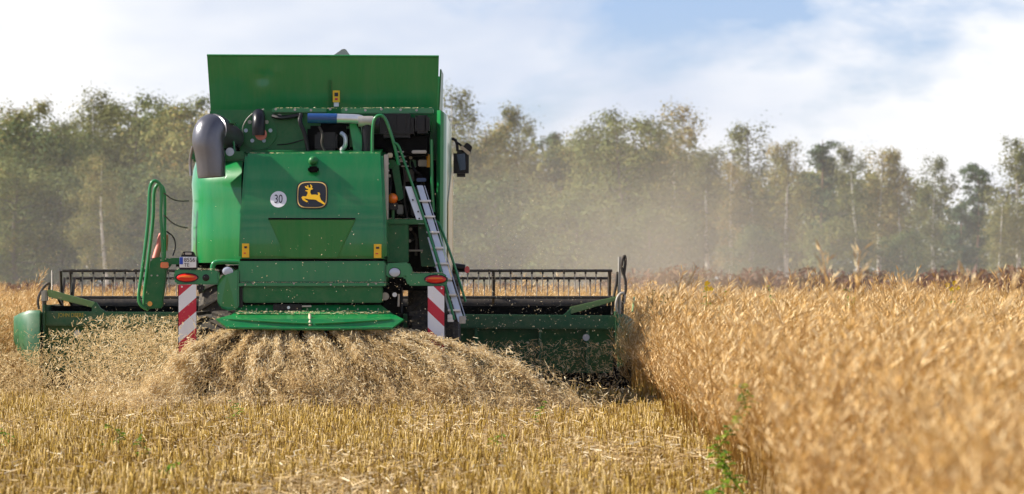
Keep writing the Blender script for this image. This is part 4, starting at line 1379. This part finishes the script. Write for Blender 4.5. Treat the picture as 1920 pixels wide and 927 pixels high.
# reel
RY, RZ, RR = 58.3, 1.36, 0.53
x0, x1 = W(112, 500, RY).x, W(1150, 500, RY).x
reel = tube('reel', [(x0 + .2, RY, RZ), (x1 - .1, RY, RZ)], 0.125, IRON, hv, 18, 0, world=True)
tine_me = None
angs = [R(-18 + 60 * k) for k in range(6)]
for a in angs:
    by, bz = RY + RR * math.sin(a), RZ + RR * math.cos(a)
    tube('reel_bat', [(x0 + .06, by, bz), (x1 - .02, by, bz)], 0.022, IRON, reel, 8, 0, world=True)
xs = [x0 + .03, x0 + .18, W(925, 500, RY).x, x1 - .06, W(520, 500, RY).x]
for x in xs:
    for a in angs:
        by, bz = RY + RR * math.sin(a), RZ + RR * math.cos(a)
        tube('reel_spoke', [(x, RY, RZ), (x, by, bz)], 0.026, IRON, reel, 4, 0, world=True)
bm = bmesh.new()
sweep(bm, [Vector((0, 0, 0)), Vector((0, .02, -.14)), Vector((0, .0, -.29))], [0.010, 0.009, 0.005], 4)
tme = bpy.data.meshes.new('tine')
bm.to_mesh(tme)
bm.free()
tme.materials.append(TINE)
bm = bmesh.new()
hexa(bm, [(-.014, -.03, -.05), (.014, -.03, -.05), (.014, -.03, .02), (-.014, -.03, .02), (-.014, .03, -.05), (.014, .03, -.05), (.014, .03, .02), (-.014, .03, .02)])
cme = bpy.data.meshes.new('tine_clip')
bm.to_mesh(cme)
bm.free()
cme.materials.append(IRON)
nt_ = 50
for ai, a in enumerate(angs[:2]):
    by, bz = RY + RR * math.sin(a), RZ + RR * math.cos(a)
    for i in range(nt_):
        x = x0 + .2 + (x1 - x0 - .3) * (i + (.5 if ai else 0)) / nt_
        for nm, me_ in (('tine', tme), ('tine_clip', cme)):
            o = bpy.data.objects.new(nm, me_)
            C.objects.link(o)
            o.parent = reel
            o.location = (x, by, bz - (.03 if nm == 'tine' else 0))
            if nm == 'tine':
                o.rotation_euler = (random.gauss(0, .05), random.gauss(0, .03), 0)

# ------------------------------------------------------------------ straw thrown out behind, and chaff in the air
cs_, ds_, tt_ = [], [], []
njet = 14
for j in range(njet):
    f = (j + .5 + random.uniform(-.25, .25)) / njet * 2 - 1
    xs0 = W(582 + 160 * f, 616, 49.75)
    gx = W(650 + 400 * f * (.80 + .34 * abs(f)), 700, 49.0).x
    n = int(12500 * random.uniform(.6, 1.3))
    tq = rng.random(n) ** .8
    ph, fr = random.random() * 6.28, random.uniform(5, 9)
    tq = np.clip(tq + .045 * np.sin(tq * fr * 2 + ph), 0, 1)       # the straw leaves in puffs
    wob = .05 * np.sin(tq * fr + ph) * tq
    sp = (.011 + .088 * tq ** 1.6) * np.where(rng.random(n) < .27, 3.0, 1)
    xx = xs0.x + (gx - xs0.x) * tq ** .92 + wob + rng.normal(0, 1, n) * sp
    zz = 1.08 - (.52 - .22 * f * f) * tq - (.56 + .22 * f * f) * tq ** 2 + rng.normal(0, 1, n) * sp * .5 + .10 * tq * (1 - tq) * math.sin(ph)
    yy = 49.78 - .8 * tq + random.uniform(-.15, .15) * tq + rng.normal(0, 1, n) * (.03 + .20 * tq)
    xx = xx + .05 * tq * np.sin(7.3 * zz + 3.1 * xx + 2.0 * yy) + .05 * tq * np.sin(17 * xx + 11 * zz)
    zz = zz + .05 * tq * np.sin(6.1 * xx + 4.0 * yy) + .035 * np.sin(19 * xx + 5 * yy) * tq
    cs_.append(np.stack([xx, yy, zz], 1))
    dv = np.stack([np.full(n, (gx - xs0.x)), np.full(n, -.4), -.5 - 1.1 * tq], 1)
    ds_.append(unit(unit(dv) + rng.normal(size=(n, 3)) * .62))
    tt_.append(np.clip(rng.normal(.68, .2, n) + random.uniform(-.1, .1), 0, 1))
for k in range(34):                                                 # clumps rolling outwards near the ground
    Yc = random.uniform(48.6, 50.2)
    pxc = random.gauss(640, 210)
    cx0, cz0, rd = (pxc - 960) / F * Yc, abs(random.gauss(0, .34)) * max(.25, 1 - abs(pxc - 640) / 420), random.uniform(.10, .30)
    n = int(5200 * rd)
    g3 = rng.normal(size=(n, 3)) * rd * np.array([.8, .6, .5])
    cs_.append(np.array([cx0, Yc, cz0]) + g3)
    ds_.append(unit(rng.normal(size=(n, 3))))
    tt_.append(np.clip(rng.normal(.64, .2, n) + random.uniform(-.14, .1), 0, 1))
def cloud(n, x0p, x1p, Y0, Y1, zmax, pw, tm):
    Yc = rng.uniform(Y0, Y1, n)
    px = rng.uniform(x0p, x1p, n) + rng.normal(0, (x1p - x0p) * .13, n)
    c = np.stack([(px - 960) / F * Yc, Yc, zmax * rng.random(n) ** pw], 1)
    cs_.append(c)
    ds_.append(unit(rng.normal(size=(n, 3))))
    tt_.append(np.clip(rng.normal(tm, .18, n), 0, 1))
cloud(12000, 110, 400, 49.5, 54.5, 1.05, 1.35, .62)
cloud(5200, 780, 1010, 48.6, 50.0, .62, 1.5, .6)
cloud(3800, -20, 80, 53, 56, .72, 1.3, .45)
cloud(9000, 180, 400, 49.5, 53.5, 1.25, 1.2, .62)
cloud(2600, -20, 180, 52, 55, .8, 1.5, .5)
cloud(3200, 850, 1010, 49.5, 54, .9, 1.7, .55)
cloud(1900, 1000, 1170, 50, 56, .9, 1.2, .6)
cloud(9000, 250, 1050, 48.3, 49.6, .28, 1.0, .66)
c = np.concatenate(cs_)
d = np.concatenate(ds_)
tn = np.concatenate(tt_)
ok = c[:, 2] > 0.01
c, d, tn = c[ok], d[ok], tn[ok]
n = len(c)
v, q, tn = sticks(c, d, rng.uniform(.015, .085, n), rng.uniform(.004, .010, n), tn)
tag(np_mesh('flying_straw', v, q, STRAW, tint=tn), kind='stuff', label='chopped straw thrown out behind the harvester')
# specks of chaff drifting around the machine
n = 3000
Yc = rng.uniform(46, 60, n)
px = np.concatenate([rng.normal(640, 330, n - 1000), rng.uniform(900, 1400, 1000)])
zz = np.concatenate([1.0 + np.abs(rng.normal(0, .75, n - 1000)), 1.0 + np.abs(rng.normal(0, .9, 1000))])
c = np.stack([(px - 960) / F * Yc, Yc, zz], 1)
v, q, tn = sticks(c, unit(rng.normal(size=(n, 3))), rng.uniform(.006, .018, n), rng.uniform(.003, .007, n), np.clip(rng.normal(.9, .1, n), 0, 1))
tag(np_mesh('drifting_chaff', v, q, STRAW, tint=tn), kind='stuff', label='specks of chaff drifting in the air')

# ------------------------------------------------------------------ weeds
def weed(name, X, Y, z0, h, nleaf, seed, label, flower=False, spread=.12, group=None):
    rr = random.Random(seed)
    r = bpy.data.objects.new(name, None)
    C.objects.link(r)
    r.location = (X, Y, 0)
    tag(r, label, 'weed', group)
    bm = bmesh.new()
    stem = [Vector((spread * .5 * math.sin(k * 1.3 + seed), spread * .3 * math.cos(k * 2.1 + seed), (z0 + h) * k / 6)) for k in range(7)]
    sweep(bm, stem, [.008 - .0009 * k for k in range(7)], 5)
    me = bpy.data.meshes.new('stem')
    bm.to_mesh(me)
    bm.free()
    a = me.attributes.new('tint', 'FLOAT', 'POINT')
    a.data.foreach_set('value', np.full(len(me.vertices), .5, dtype=np.float32))
    me.materials.append(LEAFW)
    o = bpy.data.objects.new('stem', me)
    C.objects.link(o)
    o.parent = r
    for i in range(nleaf):
        z = z0 + h * (i + rr.random()) / nleaf
        az = rr.random() * 6.28
        ln = rr.uniform(.06, .13) * (1.15 - .4 * (z - z0) / h)
        wd = ln * rr.uniform(.28, .42)
        out = Vector((math.cos(az), math.sin(az), rr.uniform(.1, .8))).normalized()
        sd = out.cross(Vector((0, 0, 1))).normalized()
        p = Vector((spread * .5 * math.sin(z / (z0 + h) * 6 * 1.3 + seed), spread * .3 * math.cos(z / (z0 + h) * 6 * 2.1 + seed), z))
        V = [p, p + out * ln * .35 + sd * wd * .8, p + out * ln * .7 + sd * wd * .7 + Vector((0, 0, -.01)), p + out * ln + Vector((0, 0, -.04)), p + out * ln * .7 - sd * wd * .7 + Vector((0, 0, -.01)), p + out * ln * .35 - sd * wd * .8, p + out * ln * .5 + Vector((0, 0, -.012))]
        lm_ = bpy.data.meshes.new('leaf')
        lm_.from_pydata([tuple(x) for x in V], [], [(0, 1, 6), (1, 2, 6), (2, 3, 6), (3, 4, 6), (4, 5, 6), (5, 0, 6)])
        a = lm_.attributes.new('tint', 'FLOAT', 'POINT')
        a.data.foreach_set('value', np.full(7, rr.random(), dtype=np.float32))
        lm_.materials.append(LEAFW)
        o = bpy.data.objects.new('leaf', lm_)
        C.objects.link(o)
        o.parent = r
    if flower:
        for i in range(5):
            c0 = stem[-1] + Vector((rr.gauss(0, .045), rr.gauss(0, .04), rr.gauss(.0, .03)))
            bm = bmesh.new()
            for k in range(6):
                a = k * 1.047 + rr.random()
                u = Vector((math.cos(a), -.5, math.sin(a)))
                s = Vector((-math.sin(a), 0, math.cos(a)))
                bm.faces.new([bm.verts.new(c0), bm.verts.new(c0 + u * .02 + s * .012), bm.verts.new(c0 + u * .034), bm.verts.new(c0 + u * .02 - s * .012)])
            fm = bpy.data.meshes.new('flower')
            bm.to_mesh(fm)
            bm.free()
            fm.materials.append(PETAL)
            o = bpy.data.objects.new('flower', fm)
            C.objects.link(o)
            o.parent = r
def at(px, Y):
    return (px - 960) / F * Y
weed('tall_weed', 1.585, 28.2,  .22, .72, 60, 1, 'tall green leafy weed growing against the cut edge of the standing crop', spread=.2)
weed('tall_weed', 1.46, 27.4, .05, .40, 40, 2, 'short green weed at the bottom edge of the picture, below the tall one', spread=.15)
weed('tall_weed', at(1448, 52), 52, 1.12, 0.52, 14, 3, 'dark green weed rising out of the crop behind the tall edge weed', spread=.1)
weed('tall_weed', at(1228, 55), 55, 1.07, 0.52, 16, 4, 'green weed in the crop right beside the header end', spread=.1)
weed('tall_weed', at(1592, 40), 40, 1.12, 0.5, 10, 5, 'yellow-green weed among the tallest crop plants', spread=.1)
weed('flowering_weed', at(1780, 46), 46, 1.12, 0.5, 6, 6, 'yellow flowering weed standing above the crop at the right', flower=True)
weed('flowering_weed', at(1318, 50), 50, 1.17, 0.48, 8, 7, 'yellow-budded weed above the crop just right of the header', flower=True)
weed('flowering_weed', at(1820, 40), 40, 1.07, 0.4, 6, 8, 'small bright green weed below right of the yellow flowers')
weed('tall_weed', at(1250, 54), 54, 1.07, 0.46, 12, 16, 'thin yellow-green weed in the crop, second right of the header end', spread=.1)
weed('tall_weed', at(1606, 36), 36, 1.02, 0.52, 14, 17, 'leafy green weed among the crop below the middle of the right-hand wood', spread=.12)
weed('tall_weed', at(1360, 50), 50, 1.12, 0.46, 12, 18, 'pale green weed right of the yellow-budded weed', spread=.1)
weed('tall_weed', at(1300, 42), 42, .5, .4, 12, 19, 'dull green weed low in the crop edge above the tall edge weed', spread=.1)
weed('stubble_weed', at(213, 37.5), 37.5, .08, 0.24, 16, 9, 'green leafy seedling in the stubble at lower left')
weed('stubble_weed', at(6, 37), 37, .08, 0.24, 14, 10, 'green seedling cut by the left edge of the picture')
weed('stubble_weed', at(268, 36), 36, .08, 0.19, 10, 11, 'pale green seedling just right of the leafy lower left seedling')
weed('stubble_weed', at(935, 36.5), 36.5, .08, 0.19, 11, 12, 'small dark green seedling in the stubble below the straw plume')
weed('stubble_weed', at(318, 31), 31, .08, 0.18, 10, 13, 'bright seedling at the bottom edge at lower left')
weed('stubble_weed', at(1012, 45), 45, .08, 0.24, 10, 14, 'yellow-green seedling in front of the right header half')
weed('stubble_weed', at(440, 45), 45, .08, 0.24, 10, 15, 'yellow-green seedling in the stubble under the left warning board')

# ------------------------------------------------------------------ haze
bm = bmesh.new()
hexa(bm, [(-160, -5, -1), (160, -5, -1), (160, -5, 20), (-160, -5, 20), (-160, 380, -1), (160, 380, -1), (160, 380, 20), (-160, 380, 20)])
hm = bpy.data.materials.new('haze')
hm.use_nodes = True
t = hm.node_tree
t.nodes.clear()
out = N(t, 'ShaderNodeOutputMaterial')
pv = N(t, 'ShaderNodeVolumePrincipled')
pv.inputs['Color'].default_value = (0.92, 0.90, 0.86, 1)
pv.inputs['Density'].default_value = 0.00005
pv.inputs['Anisotropy'].default_value = 0.2
t.links.new(pv.outputs[0], out.inputs['Volume'])
tag(from_bm('haze', bm, hm), kind='stuff', label='dusty haze over the field')

# dust raised by the machine, drifting off behind it to the right
def dust_cloud(cx_, cy_, cz_, rx, ry, rz, dens, col, label, billow):
    bm = bmesh.new()
    bmesh.ops.create_icosphere(bm, subdivisions=4, radius=1.0)
    for vtx in bm.verts:
        vtx.co = Vector((vtx.co.x * rx, vtx.co.y * ry, max(vtx.co.z * rz, 0.02 - cz_)))
    dm = bpy.data.materials.new('field_dust')
    dm.use_nodes = True
    t = dm.node_tree
    t.nodes.clear()
    out = N(t, 'ShaderNodeOutputMaterial')
    pv = N(t, 'ShaderNodeVolumePrincipled')
    pv.inputs['Color'].default_value = (*col, 1)
    pv.inputs['Density'].default_value = dens
    pv.inputs['Anisotropy'].default_value = 0.2
    # thick in the middle, thinning to nothing at the rim, in billows
    tcn = N(t, 'ShaderNodeTexCoord')
    mp_ = N(t, 'ShaderNodeMapping')
    mp_.inputs['Scale'].default_value = (1 / rx, 1 / ry, 1 / rz)
    t.links.new(tcn.outputs['Object'], mp_.inputs[0])
    ln_ = N(t, 'ShaderNodeVectorMath', operation='LENGTH')
    t.links.new(mp_.outputs[0], ln_.inputs[0])
    mr_ = N(t, 'ShaderNodeMapRange', interpolation_type='SMOOTHSTEP')
    mr_.inputs[1].default_value = 0.98
    mr_.inputs[2].default_value = 0.15
    mr_.inputs[3].default_value = 0.0
    mr_.inputs[4].default_value = dens
    t.links.new(ln_.outputs['Value'], mr_.inputs[0])
    no_ = N(t, 'ShaderNodeTexNoise')
    no_.inputs['Scale'].default_value = 2.6
    no_.inputs['Detail'].default_value = 3
    t.links.new(mp_.outputs[0], no_.inputs['Vector'])
    mr2_ = N(t, 'ShaderNodeMapRange')
    mr2_.inputs[1].default_value = 0.36
    mr2_.inputs[2].default_value = 0.64
    mr2_.inputs[3].default_value = 1 - billow
    mr2_.inputs[4].default_value = 1 + billow
    t.links.new(no_.outputs['Fac'], mr2_.inputs[0])
    mu_ = N(t, 'ShaderNodeMath', operation='MULTIPLY')
    t.links.new(mr_.outputs[0], mu_.inputs[0])
    t.links.new(mr2_.outputs[0], mu_.inputs[1])
    t.links.new(mu_.outputs[0], pv.inputs['Density'])
    t.links.new(pv.outputs[0], out.inputs['Volume'])
    o = from_bm('dust_cloud', bm, dm)
    o.location = (cx_, cy_, cz_)
    tag(o, kind='stuff', label=label)
BR = (0.90, 0.78, 0.60)
dust_cloud(3.6, 118, 0.6, 8.0, 34, 9.0, .0062, BR, 'brown dust rising right of the harvester', .7)
dust_cloud(2, 205, 1.5, 62, 24, 15, .0080, (0.92, 0.91, 0.88), 'thin pale dust hanging before the wood', .3)
